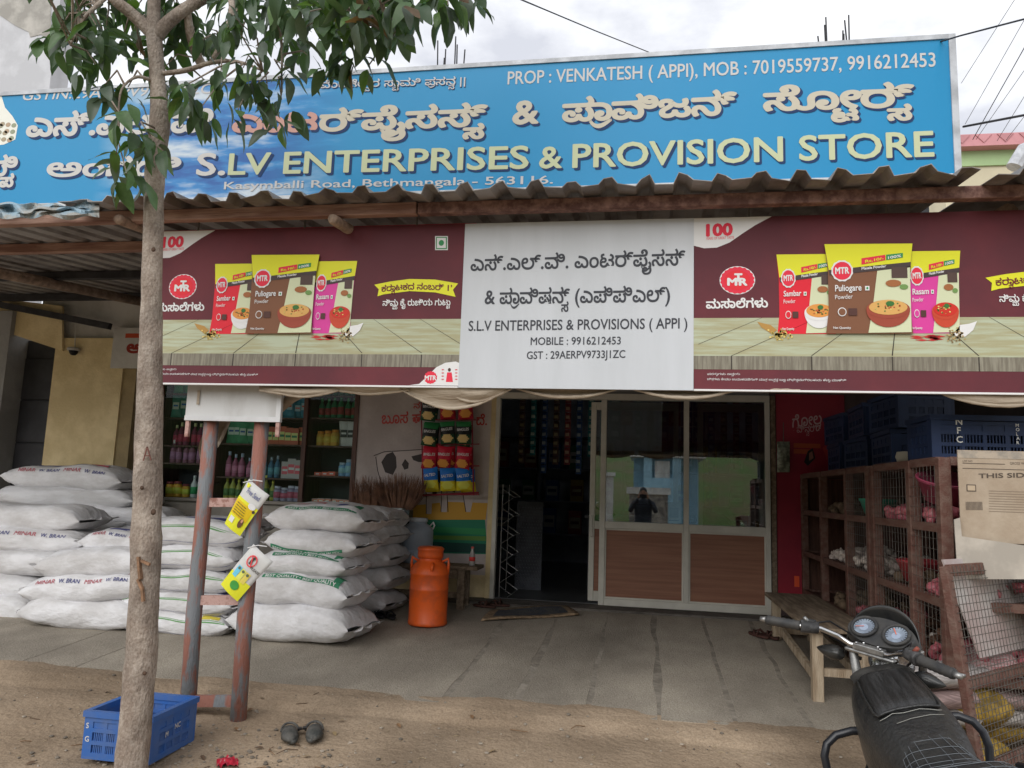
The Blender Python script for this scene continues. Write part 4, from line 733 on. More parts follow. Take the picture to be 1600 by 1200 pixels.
for ri, (py, cs) in enumerate(((622, ('green', 'red', 'red')), (660, ('green', 'green', 'green')), (696, ('red', 'red', 'red')), (731, ('blue', 'blue', 'blue')))):
    for ci, c in enumerate(cs):
        for dup in (0, 1):
            p = at((672, 697, 725)[ci] + R.uniform(-2, 2), py + R.uniform(-3, 3), RY - .03 + .045 * dup); o = link('snack_packet', gm[c]); o.location = p + V((.02 * dup, 0, -.01 * dup)); o.rotation_euler = (R.uniform(.0, .12), R.uniform(-.12, .12), R.uniform(-.15, .15))
            tag(o, '%s snack packet %s in the %s row of the red rack, %s' % (c, ('on the left', 'in the middle', 'on the right')[ci], ('top', 'second', 'third', 'bottom')[ri], ('in front', 'tucked behind')[dup]), 'packet', 'snack packets hanging on the red rack')
# ---------------------------------------------------------------- glass case with goods
gc = thing('glass_case', 'brown wooden wall case with shelves of small goods behind glass', 'case', (-4.3, .1, 1.2)); m_case = M('case_wood', (.13, .062, .045), .5, 0, .2, 7, stretch=(4, 4, .6)); CX = [-5.48, -4.78, -3.70, -3.11]
part('back_panel', M('case_back', (.05, .05, .055), .8, 0, .1, 3), gc, (-5.5, -3.1, .42, .44, 1.2, 2.75)); part('ceiling', m_case, gc, (-5.5, -3.1, .03, .42, 2.7, 2.75)); part('ledge', M('ledge_stone', (.36, .33, .29), .7, 0, .1, 5), gc, (-5.6, -3.06, -.06, .42, 1.2, 1.232))
for x in CX: part('upright', m_case, gc, (x - .025, x + .025, -.02, .42, 1.233, 2.70))
SH = {0: (1.25, 1.62, 1.82, 2.14, 2.42), 1: (1.25, 1.485, 1.86, 2.16, 2.42), 2: (1.25, 1.53, 1.86, 2.17, 2.42)}
for s in range(3):
    for z in SH[s][1:]: part('shelf', m_case, gc, (CX[s] + .026, CX[s + 1] - .026, .05, .419, z - .018, z))
    part('glass_pane', m_caseglass, gc, (CX[s] + .026, CX[s + 1] - .026, .002, .007, 1.234, 2.699))
def prod_mesh(kind, c, c2, c3):
    mb = MB()
    if kind == 'bottle': mb.lathe([(0, 0), (.028, 0), (.03, .012), (.03, .11), (.012, .145), (.012, .155), (0, .156)], n=12, m=c); mb.lathe([(.0308, .03), (.0308, .09)], n=12, m=c2); mb.lathe([(0, .156), (.014, .156), (.013, .185), (0, .186)], n=10, m=c3)
    elif kind == 'jar': mb.lathe([(0, 0), (.042, 0), (.045, .012), (.045, .10), (.035, .115), (0, .116)], n=14, m=c); mb.lathe([(.0458, .03), (.0458, .085)], n=14, m=c2); mb.lathe([(0, .116), (.038, .116), (.038, .138), (0, .139)], n=12, m=c3)
    elif kind == 'carton': mb.box(-.045, .045, -.025, .025, 0, .14, c); mb.box(-.038, .038, -.0265, -.0255, .035, .10, c2); mb.box(-.03, .03, -.0285, -.027, .06, .078, c3)
    elif kind == 'pouch':
        mb.grid(lambda u, v: V(((u - .5) * .11 * (1 - .15 * math.sin(PI * v)), -.02 * math.sin(PI * u) * math.sin(PI * v) ** .6, v * .17)), 8, 8, c); mb.grid(lambda u, v: V(((.5 - u) * .11 * (1 - .15 * math.sin(PI * v)), .02 * math.sin(PI * u) * math.sin(PI * v) ** .6 + .001, v * .17)), 8, 8, c); mb.box(-.03, .03, -.0235, -.0225, .06, .11, c2); mb.box(-.022, .022, -.0255, -.0245, .08, .092, c3)
    elif kind == 'soap': mb.box(-.04, .04, -.03, .03, 0, .035, c); mb.box(-.035, .035, -.0315, -.0305, .006, .029, c2); mb.box(-.02, .02, -.0335, -.032, .012, .022, c3)
    return mb.mesh(kind, None, kind in ('bottle', 'jar'))
def k3(a, b, c): return tuple(M('goods_%d_%d_%d' % q, tuple(min(.8, x / .36) for x in lin(*q)), .4, 0, 0, spec=.35) for q in (a, b, c))
rows = [(0, 0, 'jar', ((150, 110, 40), (190, 160, 60), (90, 40, 40)), 'yellow lidded jar', 3), (0, 0, 'bottle', ((150, 150, 150), (45, 110, 70), (160, 165, 165)), 'white bottle with green label', 3), (0, 1, 'bottle', ((95, 60, 75), (120, 85, 110), (160, 160, 165)), 'mauve bottle', 4), (0, 2, 'bottle', ((75, 25, 45), (120, 40, 60), (150, 150, 110)), 'dark red bottle', 5), (0, 3, 'pouch', ((35, 85, 75), (120, 130, 120), (30, 70, 110)), 'teal printed pouch', 5), (0, 4, 'pouch', ((30, 95, 60), (60, 120, 130), (150, 150, 140)), 'green printed pouch', 5),
 (1, 0, 'bottle', ((110, 110, 50), (60, 85, 50), (150, 140, 60)), 'olive yellow bottle', 8), (1, 0, 'jar', ((95, 90, 105), (120, 60, 75), (130, 130, 140)), 'greyish jar with plum label', 4), (1, 1, 'bottle', ((110, 60, 80), (140, 90, 110), (120, 130, 150)), 'pink bottle', 4), (1, 1, 'bottle', ((45, 75, 95), (70, 110, 120), (110, 120, 130)), 'slate blue bottle', 4), (1, 1, 'carton', ((120, 115, 115), (150, 60, 70), (140, 140, 140)), 'pale carton with red panel', 3), (1, 2, 'pouch', ((45, 100, 70), (130, 140, 130), (30, 60, 100)), 'green and white pouch', 4), (1, 2, 'carton', ((130, 60, 40), (160, 150, 90), (40, 90, 60)), 'rust coloured carton', 4), (1, 3, 'pouch', ((35, 90, 110), (110, 130, 140), (150, 60, 50)), 'blue green pouch', 8), (1, 4, 'pouch', ((40, 80, 60), (100, 120, 110), (130, 60, 50)), 'dark green pouch', 6),
 (2, 0, 'soap', ((130, 110, 105), (150, 80, 60), (160, 150, 140)), 'pale soap bar', 4), (2, 1, 'soap', ((175, 75, 55), (160, 60, 50), (190, 170, 150)), 'orange red soap bar', 3), (2, 1, 'jar', ((90, 120, 150), (110, 140, 165), (120, 130, 140)), 'light blue jar', 2), (2, 2, 'jar', ((165, 115, 50), (175, 130, 60), (150, 95, 40)), 'golden honey coloured jar', 3), (2, 2, 'pouch', ((160, 165, 165), (40, 45, 45), (150, 150, 150)), 'white pouch with black blotch', 2), (2, 3, 'bottle', ((35, 85, 60), (110, 45, 45), (60, 120, 80)), 'green bottle with red label', 5), (2, 4, 'bottle', ((45, 85, 65), (90, 100, 90), (40, 60, 50)), 'dark green bottle', 4)]
R = random.Random(21); used = {}
for s, lv, kind, cs, nm, n in rows:
    me = prod_mesh(kind, *k3(*cs)); x = used.get((s, lv), CX[s] + .08); room = CX[s + 1] - .05
    n = max(n, round(n * (room - CX[s] - .08) / .082 / sum(q[5] for q in rows if q[0] == s and q[1] == lv))); tot = sum(max(q[5], round(q[5] * (room - CX[s] - .08) / .082 / sum(w[5] for w in rows if w[0] == s and w[1] == lv))) for q in rows if q[0] == s and q[1] == lv); dx = (room - CX[s] - .08) / tot
    for i in range(n):
        x += dx * (.5 if i == 0 else 1)
        o = link(kind, me); o.name = {'pouch': 'printed_pouch', 'soap': 'soap_bar', 'carton': 'small_carton'}.get(kind, kind); lvn = ('bottom', 'second', 'third', 'fourth', 'top')[lv]
        o.location = (x, .11 + R.uniform(0, .05), SH[s][lv] + .001 if lv else 1.233); o.rotation_euler.z = R.uniform(-.2, .2); k = R.uniform(1.05, 1.25) * (.9 if kind in ('soap', 'carton', 'jar') else 1); o.scale = (k, k, k * R.uniform(.95, 1.15) * (1.3 if kind in ('pouch', 'carton') else 1.12))
        tag(o, '%s on the %s shelf, %s bay of the glass case' % (nm, lvn, ('left', 'middle', 'right')[s]), kind if kind != 'soap' else 'soap', nm + 's on the %s shelf of the %s bay' % (lvn, ('left', 'middle', 'right')[s]))
    used[(s, lv)] = x + dx * .5
# ---------------------------------------------------------------- inside the shop
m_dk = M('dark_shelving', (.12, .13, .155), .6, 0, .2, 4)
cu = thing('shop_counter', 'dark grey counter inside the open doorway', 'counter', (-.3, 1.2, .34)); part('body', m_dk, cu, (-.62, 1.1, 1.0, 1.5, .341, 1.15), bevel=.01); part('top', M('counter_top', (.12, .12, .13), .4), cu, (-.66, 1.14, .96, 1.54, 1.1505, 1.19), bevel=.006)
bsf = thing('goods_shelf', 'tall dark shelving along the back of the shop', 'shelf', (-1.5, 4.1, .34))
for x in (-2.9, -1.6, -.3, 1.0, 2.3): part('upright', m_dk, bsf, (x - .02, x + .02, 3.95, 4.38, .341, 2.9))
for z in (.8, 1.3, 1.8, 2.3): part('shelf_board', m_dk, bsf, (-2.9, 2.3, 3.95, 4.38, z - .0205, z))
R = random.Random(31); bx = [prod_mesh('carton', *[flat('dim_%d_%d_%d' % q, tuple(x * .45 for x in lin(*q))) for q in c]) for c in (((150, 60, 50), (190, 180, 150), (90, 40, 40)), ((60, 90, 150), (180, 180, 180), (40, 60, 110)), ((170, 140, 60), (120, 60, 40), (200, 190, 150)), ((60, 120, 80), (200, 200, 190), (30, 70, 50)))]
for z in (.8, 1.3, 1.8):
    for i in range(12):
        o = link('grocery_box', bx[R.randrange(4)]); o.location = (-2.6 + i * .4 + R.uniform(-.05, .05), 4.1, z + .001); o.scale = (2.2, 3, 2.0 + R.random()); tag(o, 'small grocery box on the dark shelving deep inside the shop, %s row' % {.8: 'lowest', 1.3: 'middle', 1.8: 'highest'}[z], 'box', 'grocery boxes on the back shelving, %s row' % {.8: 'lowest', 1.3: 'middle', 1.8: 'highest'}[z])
rod = thing('hanging_rod', 'thin ceiling rod carrying strips of sachets inside the doorway', 'rod', (-.5, .7, 2.55)); MB().tube([(-1.5, .7, 2.55), (1.2, .7, 2.55)], .008, 6).build('rod', m_wire, rod)
for x in (-1.45, 1.15): MB().tube([(x, .7, 2.55), (x, .7, 3.5)], .005, 5).build('drop_wire', m_wire, rod)
def strip_mesh(c, c2, n, w, h):
    mb = MB()
    for i in range(n):
        z = -i * h; mb.grid(lambda u, v: V(((u - .5) * w, -.012 * math.sin(PI * u) * math.sin(PI * v), z - v * h * .94)), 4, 4, c); mb.box(-w * .32, w * .32, -.0145, -.013, z - h * .7, z - h * .35, c2)
    return mb.mesh('sachet_strip', None)
cs = [((40, 45, 50), (80, 84, 82)), ((50, 36, 34), (95, 88, 66)), ((32, 42, 48), (75, 82, 80)), ((25, 85, 90), (130, 145, 140)), ((85, 34, 38), (120, 100, 85)), ((28, 52, 90), (105, 115, 125)), ((55, 48, 38), (100, 94, 76))]
sm = [strip_mesh(ink(*a), ink(*b), 7 + i % 3, .07, .10) for i, (a, b) in enumerate(cs)]
R = random.Random(8); big = [strip_mesh(ink(*a), ink(*b), 2 + i % 2, .13, .17) for i, (a, b) in enumerate(cs)]
for i in range(20):
    x = -1.38 + i * .132; ci = (3 if i == 8 else 4 if i == 9 else (5, 4, 5, 5)[i - 12] if 12 <= i <= 15 else R.randrange(7)); wide = i in (8, 9, 12, 13, 14, 15); o = link('sachet_strip', (big if wide else sm)[ci]); o.location = (x, .69, 2.54); o.rotation_euler.z = R.uniform(-.4, .4)
    tag(o, '%s %s strip of sachets hanging inside the %s' % ('short wide' if wide else 'long narrow', ('dark grey', 'brown', 'slate', 'teal', 'red', 'blue', 'olive')[ci], 'open doorway' if x < -.45 else 'shop behind the left glass pane' if x < .42 else 'shop behind the right glass pane'), 'sachets', 'strips of sachets hanging inside the shop')
def tube_light(label, x0, x1, y, z):
    t = thing('tube_light', label, 'lamp', ((x0 + x1) / 2, y, z)); m = bpy.data.materials.get('tube_glow') or bpy.data.materials.new('tube_glow'); m.use_nodes = True; b = m.node_tree.nodes['Principled BSDF']; b.inputs['Emission Color'].default_value = (.95, .98, 1, 1); b.inputs['Emission Strength'].default_value = 8.0
    MB().tube([(x0, y, z), (x1, y, z)], .014, 8).build('tube', m, t); part('batten', m_alu, t, (x0 - .03, x1 + .03, y - .02, y + .02, z + .02, z + .06))
tube_light('lit tube lamp inside the shop above the left glass pane', -.35, .35, 1.5, 2.72); tube_light('lit tube lamp inside the shop above the right glass pane', .95, 1.5, 2.0, 2.82)
wr = thing('wire_rack', 'folding wire display rack just inside the door jamb', 'rack', (-1.42, .2, .34)); m_zn = M('zinc_wire', (.5, .5, .5), .4, .7, 0)
for y in (.1, .5):
    MB().tube([(-1.47, y, .341), (-1.47, y, 1.5)], .006, 6).build('upright', m_zn, wr)
for i in range(6):
    z = .45 + i * .2; MB().tube([(-1.47, .1, z), (-1.34, .08, z - .08), (-1.47, .1, z - .17)], .004, 5).build('basket_wire', m_zn, wr); MB().tube([(-1.47, .1, z), (-1.34, .08, z - .08), (-1.34, .5, z - .08), (-1.47, .5, z)], .004, 5).build('basket_wire', m_zn, wr)
pn = thing('perforated_panel', 'dark panel with rows of pale dots standing inside the doorway', 'panel', (-1.25, .8, .34)); part('board', m_dk, pn, (-1.42, -1.12, .78, .8, .341, 1.32)); mb = MB()
for i in range(9):
    for j in range(24): mb.lathe([(.0, 0), (.009, 0), (.006, .004), (0, .005)], n=6, X=Matrix.Translation((-1.40 + .032 * i + .016 * (j % 2), .779, .4 + .037 * j)) @ Matrix.Rotation(PI / 2, 4, 'X'))
tag(mb.build('dots', ink(80, 82, 88), pn), kind='stuff')
ch = thing('black_chair', 'black round backed chair seen through the right glass pane', 'chair', (.72, .55, .34)); MB().grid(lambda u, v: V((.72 - .24 * math.cos(PI * u) * (1 - .15 * v), .42 + .12 * math.sin(PI * u), .9 + .39 * v * (.35 + .65 * math.sin(PI * u) ** .5))), 16, 6).build('backrest', m_blk, ch, True, solid=.02)
part('seat', m_blk, ch, (.5, .94, .5, .9, .76, .80), bevel=.01)
for x in (.53, .91):
    for y in (.53, .87): part('leg', m_blk, ch, (x - .015, x + .015, y - .015, y + .015, .341, .759))
pc = thing('counter_card', 'white printed card propped against the left glass pane', 'card', (.3, .03, 1.2)); q = at(1053, 823, .035); part('card', M('card_white2', (.66, .66, .66), .5), pc, (q.x - .075, q.x + .075, .03, .034, 1.172, 1.38)); part('grey_square', ink(120, 122, 125), pc, (q.x - .045, q.x + .045, .027, .0299, 1.225, 1.325)); part('print_line', ink(90, 95, 110), pc, (q.x - .05, q.x + .05, .027, .0299, 1.192, 1.202))
bb = tag(MB().box(-.36, -.10, .09, .2, 1.2, 1.25).build('pale_box', ink(120, 150, 155), None, bevel=.004), 'flat pale green box on the ledge behind the left glass pane', 'box'); bb.location.z = -.02
part('inner_ledge', m_dk, fr, (-.48, 1.12, .088, .3, 1.10, 1.165))
# ---------------------------------------------------------------- red poster and things on the right wall
po = thing('red_poster', 'tall red cooking oil poster with pale Kannada lettering on the right wall', 'poster', (1.6, -.01, .5)); part('sheet', M('poster_red', (.30, .018, .035), .45, 0, .1, 1.2, c2=(.22, .012, .03)), po, (1.30, 1.95, -.016, -.004, .5, 2.49))
pr = Print((0, -.016, 0)); pl = ink(150, 125, 125); pr.text('ಗೋಲ{ಡ}', (1238, 668), (1284, 662), 17, pl, 1, .01); pr.text('ವಿನ{ನ}ರ್', (1245, 676), (1276, 674), 10, pl, 1); pr.text('ಅಡುಗೆ ಎಣೆ{ಣ}', (1240, 673), (1241, 673), 1, pl, 1); pr.rect(1240, 693, 1282, 700, ink(130, 60, 35), 1); pr.rect(1240, 676 + 26, 1268, 709, ink(130, 60, 35), 1)
pr.poly([(1285, 700), (1300, 690), (1310, 720), (1295, 725)], ink(130, 45, 45), 1); pr.poly([(1262, 705), (1270, 700), (1274, 716), (1262, 728), (1256, 722)], ink(25, 22, 24), 2); pr.poly([(1264, 708), (1269, 705), (1271, 716), (1264, 720)], ink(110, 75, 65), 3); pr.rect(1241, 900, 1249, 917, ink(185, 70, 40), 1); pr.build('printed_artwork', po)
part('wooden_strip', m_wood, po, (1.245, 1.29, -.03, -.004, .34, 2.47))
hb = thing('hanging_pouch', 'small clear pouch hanging beside the red poster', 'pouch', at(1224, 690, -.06)); MB().grid(lambda u, v: at(1214 + 20 * u, 690 + 48 * v, -.06 - .03 * math.sin(PI * u) * math.sin(PI * v)), 8, 8).build('pouch', M('cloudy_green', (.30, .32, .24), .3, 0, .3, 20), hb, True); MB().tube([at(1224, 660, -.05), at(1224, 690, -.055)], .004, 5).build('string', m_wire, hb)
# ---------------------------------------------------------------- right bench
b2 = thing('slatted_bench', 'pale wooden bench beside the vegetable rack', 'bench', (1.27, -1.8, az(-1.8))); zs = .635
part('seat', m_wood, b2, (1.06, 1.48, -2.62, -.78, zs - .03, zs), bevel=.005)
for y in (-2.52, -.95):
    for x in (1.13, 1.42): part('leg', m_benchwood, b2, (x - .035, x + .035, y - .035, y + .035, az(y) - .01, zs - .031), bevel=.004)
    part('stretcher', m_benchwood, b2, (1.166, 1.384, y - .02, y + .02, .32, .37))
for x in (1.13, 1.42): MB().beam((x, -2.484, .30), (x, -.986, .40), .03, .06).build('long_stretcher', m_benchwood, b2)
# ---------------------------------------------------------------- plastic crate
def crate_parts(L, W, H, m):
    """floor, four lattice walls, rim: list of (name, mesh)"""
    out_ = []; t = .006
    fl = MB(); fl.box(-L / 2, L / 2, -W / 2, W / 2, 0, .012); out_.append(('crate_floor', fl))
    def wall(length):
        w = MB()
        for x in (-length / 2, length / 2 - .05): w.box(x, x + .05, 0, .016, .012, H - .03)
        zs_ = [.012, H * .30, H * .56, H * .78]
        for z in zs_: w.box(-length / 2 + .05, length / 2 - .05, 0, .016, z, z + .02)
        n = 4
        for i in range(1, n): x = -length / 2 + .05 + (length - .1) * i / n; w.box(x - .01, x + .01, .0015, .0145, .032, H * .78)
        for a, b, m_ in ((zs_[0] + .02, zs_[1], 26), (zs_[1] + .02, zs_[2], 26)):
            for i in range(m_): x = -length / 2 + .055 + (length - .11) * (i + .5) / m_; w.box(x - .003, x + .003, .005, .011, a, b)
        w.box(-length / 2 + .05, length / 2 - .05, .005, .011, zs_[2] + .02, zs_[3]); return w
    for nm, ln, X in (('long_wall', L, Matrix.Translation((0, -W / 2, 0))), ('long_wall', L, Matrix.Translation((0, W / 2, 0)) @ Matrix.Rotation(PI, 4, 'Z')), ('end_wall', W - .034, Matrix.Translation((-L / 2, 0, 0)) @ Matrix.Rotation(-PI / 2, 4, 'Z')), ('end_wall', W - .034, Matrix.Translation((L / 2, 0, 0)) @ Matrix.Rotation(PI / 2, 4, 'Z'))):
        w = wall(ln); w.v = [tuple(X @ V(p)) for p in w.v]; out_.append((nm, w))
    rm = MB(); r = .022
    rm.box(-L / 2 - .008, L / 2 + .008, -W / 2 - .008, -W / 2 + r, H - .03, H); rm.box(-L / 2 - .008, L / 2 + .008, W / 2 - r, W / 2 + .008, H - .03, H); rm.box(-L / 2 - .008, -L / 2 + r, -W / 2 + r, W / 2 - r, H - .03, H); rm.box(L / 2 - r, L / 2 + .008, -W / 2 + r, W / 2 - r, H - .03, H); out_.append(('rim', rm))
    return [(n, b.mesh(n, m)) for n, b in out_]
CR1 = crate_parts(.385, .40, .235, M('crate_blue', (.035, .13, .42), .5, 0, .12, 7, spec=.3, c2=(.085, .15, .34), lo=.35, hi=.62)); CR2 = crate_parts(.56, .36, .25, M('crate_dark_blue', (.022, .042, .11), .45, 0, .12, 4, spec=.35))
def crate(parts_, label, loc, rz, group=None):
    t = thing('plastic_crate', label, 'crate', loc, rz, group)
    for n, me in parts_: link(n, me, t, local=True)
    return t
def crate_text(t, items, face):    # face: matrix from text plane to crate space
    for s, x, z, cap, m in items:
        vs, fs = text2d(s, .02); k = cap / .7; MB().add([face @ V((x + p[0] * k, -.0015 - p[2] * .0003, z + p[1] * k)) for p in vs], fs, m).build('stencil_letter', None, t, local=True)
g1 = crate(CR1, 'blue plastic crate on the ground behind the tree trunk', (-2.635, -4.055, gz(0, -4.05) + .010), 0, None)
crate_text(g1, [('S', -.18, .15, .026, gr_), ('G', -.18, .085, .026, gr_)], Matrix.Translation((0, -.20, 0)))
crate_text(g1, [('M', -.08, .10, .025, gr_), ('NC', .0, .12, .025, gr_)], Matrix.Translation((.1925, 0, 0)) @ Matrix.Rotation(PI / 2, 4, 'Z'))
# ---------------------------------------------------------------- vegetable rack on the right
rk = thing('vegetable_rack', 'long reddish wooden rack with wire mesh bays of onions and garlic', 'rack', (1.85, -1.8, .2)); XF, XB = 1.55, 2.12
RYs = [-.05, -.86, -1.71, -2.30, -2.42, -3.15, -3.62]; RZ = [.60, .965, 1.35, 1.70]
for i, y in enumerate(RYs):
    for x in (XF, XB): part('post', m_rackwood, rk, (x - .03, x + .03, y - .03, y + .03, az(max(y, -3.1)) - .04, 1.695), bevel=.004)
for z in RZ:
    for a, b in zip(RYs[:-1], RYs[1:]):
        if b - a > -.2: continue
        for x in (XF, XB): part('rail', m_rackwood, rk, (x - .022, x + .022, b + .031, a - .031, z - .045, z))
        part('shelf_board', m_rackwood, rk, (XF + .023, XB - .023, b + .031, a - .031, z - .04, z - .018))
    for y in (RYs[0], RYs[-1]): part('end_rail', m_rackwood, rk, (XF + .031, XB - .031, y - .02, y + .02, z - .045, z))
part('added_end_board', m_case, rk, (XF + .031, XB - .031, -.04, -.02, .3, 1.65)); part('added_back_board', m_case, rk, (XB + .031, XB + .045, -3.6, -.02, .3, 1.69))  # dark boards added behind the bays to stand in for their darkness
for a, b in ((-2.42, -3.15), (-3.15, -3.62), (-1.71, -2.30)):
    for z0, z1 in zip(RZ[:-1], RZ[1:]):
        mb = MB(); y = b + .05
        while y < a - .04: mb.tube([(XF - .024, y, z0), (XF - .024, y, z1 - .045)], .0013, 4, None, False); y += .055
        z = z0 + .03
        while z < z1 - .05: mb.tube([(XF - .0265, b + .031, z), (XF - .0265, a - .031, z)], .0013, 4, None, False); z += .055
        tag(mb.build('wire_mesh', m_wire, rk), kind='stuff')
m_on = M('onion_skin', (.52, .17, .18), .35, 0, .3, 14, spec=.5, c2=(.36, .08, .11), stretch=(3, 3, .5)); m_ga = M('garlic_skin', (.74, .68, .60), .6, 0, .2, 14, c2=(.55, .46, .42)); m_po = M('potato_skin', (.20, .14, .09), .8, 0, .2, 14)
def bulb(m, r, neck): return MB().lathe([(0, -r * .85), (r * .5, -r * .78), (r * .92, -r * .35), (r, 0), (r * .9, r * .4), (r * .5, r * .78), (r * .18, r * neck), (0, r * (neck + .1))], n=10, m=m).mesh('bulb', None, True)
BU = {'onion': bulb(m_on, .032, 1.15), 'garlic': bulb(m_ga, .026, 1.35), 'potato': bulb(m_po, .034, .95)}; R = random.Random(77)
def heap(kind, y0, y1, z, n, where, front=XF + .035, back=XB - .12):
    for i in range(n):
        x = front + (back - front) * R.random() ** 1.6; y = R.uniform(y0, y1); lift = .03 + R.choice((0, .03, .06, .10)) * (.45 + .55 * (x - front) / (back - front))
        o = link(kind, BU[kind]); o.location = (x, y, z - .018 + lift); o.rotation_euler = (R.uniform(-1.2, 1.2), R.uniform(-1.2, 1.2), R.uniform(0, 6)); k = R.uniform(.8, 1.2); o.scale = (k, k, k)
        tag(o, '%s in the heap on the %s' % ({'onion': 'red onion', 'garlic': 'garlic bulb', 'potato': 'small brown potato'}[kind], where), kind, '%ss on the %s' % (kind, where))
heap('onion', -3.1, -2.5, 1.35, 80, 'upper shelf in the middle bay of the rack'); heap('onion', -3.55, -3.2, 1.35, 70, 'upper shelf in the near bay of the rack'); heap('onion', -3.55, -3.2, .965, 50, 'second shelf in the near bay of the rack')
heap('potato', -1.65, -.9, 1.35, 60, 'upper shelf of the far rack bay'); heap('onion', -3.55, -3.2, .60, 50, 'low shelf of the near rack bay'); heap('onion', -2.25, -1.75, .60, 40, 'low shelf beside the double post'); heap('potato', -1.65, -.9, .60, 60, 'low shelf of the far rack bay'); heap('garlic', -3.1, -2.5, .60, 40, 'low shelf in the middle bay of the rack'); heap('garlic', -1.65, -.9, .965, 110, 'second shelf in the far bay of the rack'); heap('garlic', -2.25, -1.75, .965, 90, 'second shelf beside the double post'); heap('potato', -3.1, -2.7, .965, 60, 'second shelf behind the red basin')
def basin(label, c, r, h, m, rot=None, cat='basin'):
    t = thing('plastic_basin', label, cat, c, rot=rot); mb = MB().lathe([(r * .7, .0), (r * .72, .004), (r * .98, h), (r * 1.06, h), (r * 1.06, h - .012), (r * 1.02, h - .014), (r * .76, -.004), (0, -.004)], n=24); mb.f = [f for f in mb.f if len(f) == 4]; mb.f.append(tuple(range(23, -1, -1))); mb.f.append(tuple(range(7 * 24, 8 * 24))); mb.build('bowl', m, t, True, local=True)
    MB().tube([(r * 1.05 * math.cos(a * PI / 14), r * 1.05 * math.sin(a * PI / 14), h) for a in range(29)], .005, 5).build('rolled_rim', m, t, True, local=True); return t
basin('green plastic basin on the upper shelf of the rack', (1.68, -2.0, 1.37), .12, .10, M('green_plastic', (.03, .34, .22), .4, 0, .08, 3)); basin('maroon plastic basin tipped on the onions in the near bay', (1.66, -3.38, 1.475), .16, .12, M('maroon_plastic', (.28, .05, .09), .4, 0, .08, 3), Matrix.Rotation(.28, 3, 'X')); basin('red plastic basin on the second shelf of the rack', (1.70, -2.85, .985), .15, .12, M('red_plastic', (.42, .05, .06), .4, 0, .08, 3))
R = random.Random(2)
for i in range(9):
    a = V((1.62 + .04 * (i % 3), -3.05 + .07 * (i % 4), .63 + .045 * (i // 3))); o = MB().tube([a, a + V((.25, .2 + R.uniform(-.1, .1), R.uniform(-.02, .05)))], .022, 6).build('wood_stick', M('stick_wood', (.27, .15, .10), .85, 0, .2, 12)); tag(o, 'short stick of firewood in the bundle on the low rack shelf', 'firewood', 'firewood sticks on the low rack shelf')
tag(MB().grid(lambda u, v: V((1.62 + .35 * u, -3.3 - .28 * v, .63 + .10 * math.sin(PI * u) * math.sin(PI * v) + .01 * math.sin(u * 20 + v * 9))), 14, 12).build('folded_sacking', M('striped_sacking', (.55, .48, .46), .8, 0, .4, 12, stretch=(1, 12, 1), c2=(.40, .18, .18)), None, True), 'folded red and white striped sacking on the low rack shelf', 'sacking')
for i, (y, z, h) in enumerate(((-.75, 1.72, 0), (-1.45, 1.72, 0), (-2.15, 1.72, 0), (-.75, 1.975, 0), (-1.5, 1.975, 0), (-2.2, 1.975, 0))):
    crate(CR2, 'dark blue crate %s of the rack top, %s' % (('lying', 'lying', 'lying', 'in the second layer', 'in the second layer', 'in the second layer', 'at the very top', 'in the second layer')[i], ('at the far end', 'in the middle', 'behind the lettered crate', 'far end', 'middle', 'nearer', 'far end', 'above the lettered crate')[i]), (1.85, y, z - .02), PI / 2 + (.06 if i % 2 else -.05), 'dark blue crates on the vegetable rack')
cl = crate(CR2, 'blue crate with white letters on the near end of the vegetable rack', (1.86, -3.18, 1.70), .04, 'dark blue crates on the vegetable rack'); lw = ink(185, 185, 180)
crate_text(cl, [('N', -.15, .195, .036, lw), ('F', -.145, .145, .036, lw), ('C', -.15, .095, .036, lw)] + [(c, .16, .19 - .024 * i, .017, lw) for i, c in enumerate('MOLAR')], Matrix.Translation((0, -.18, 0)))
for i in range(3): tag(MB().lathe([(0, -.04), (.05, -.03), (.06, 0), (.05, .035), (0, .04)], (1.70 + .05 * i, -2.55 - .09 * i, 1.75), 10).build('cauliflower', ink(165, 160, 145), None, True), ('far', 'middle', 'near')[i] + ' pale round vegetable beside the lettered crate', 'vegetable', 'pale vegetables on the rack top')
# cardboard and the leaning mesh frame
m_cd = M('cardboard', (.46, .38, .29), .85, 0, .15, 4, .15, 30, c2=(.38, .30, .22)); CY = -3.76
cb = thing('cardboard_sheet', 'flattened brown carton printed THIS SIDE UP at the end of the rack', 'cardboard', (1.9, CY, 1.25)); q0, q1 = at(1496, 706, CY), at(1497, 846, CY); part('sheet', m_cd, cb, (q0.x, q0.x + .75, CY, CY + .008, q1.z, q0.z + .01)); part('worn_edge', M('worn_board', (.30, .27, .23), .9, 0, .4, 18, c2=(.45, .38, .30)), cb, (q0.x, q0.x + .75, CY - .002, CY - .0005, q0.z - .03, q0.z + .008))
pr = Print((0, CY, 0)); d_ = ink(70, 62, 55); pr.text('THIS SIDE UP', (1529, 747), (1640, 745), 7, d_, 1, .02); pr.rect(1504, 724, 1570, 725, d_, 1); pr.rect(1504, 733, 1640, 734, d_, 1); pr.text('LOT NO.', (1504, 722), (1520, 722), 3, d_, 1); pr.text('GROSS WT', (1578, 726), (1604, 726), 4, d_, 1)
for i in range(14): pr.rect(1509 + i * 1.9, 784, 1510 + i * 1.9, 797, d_, 1)
for i in range(9): pr.rect(1545, 768 + 4 * i, 1640, 769 + 4 * i, ink(110, 98, 85), 1)
pr.rect(1510, 757, 1525, 768, d_, 1); pr.rect(1511.5, 758.5, 1523.5, 766.5, ink(150, 135, 115), 2); pr.build('printed_marks', cb)
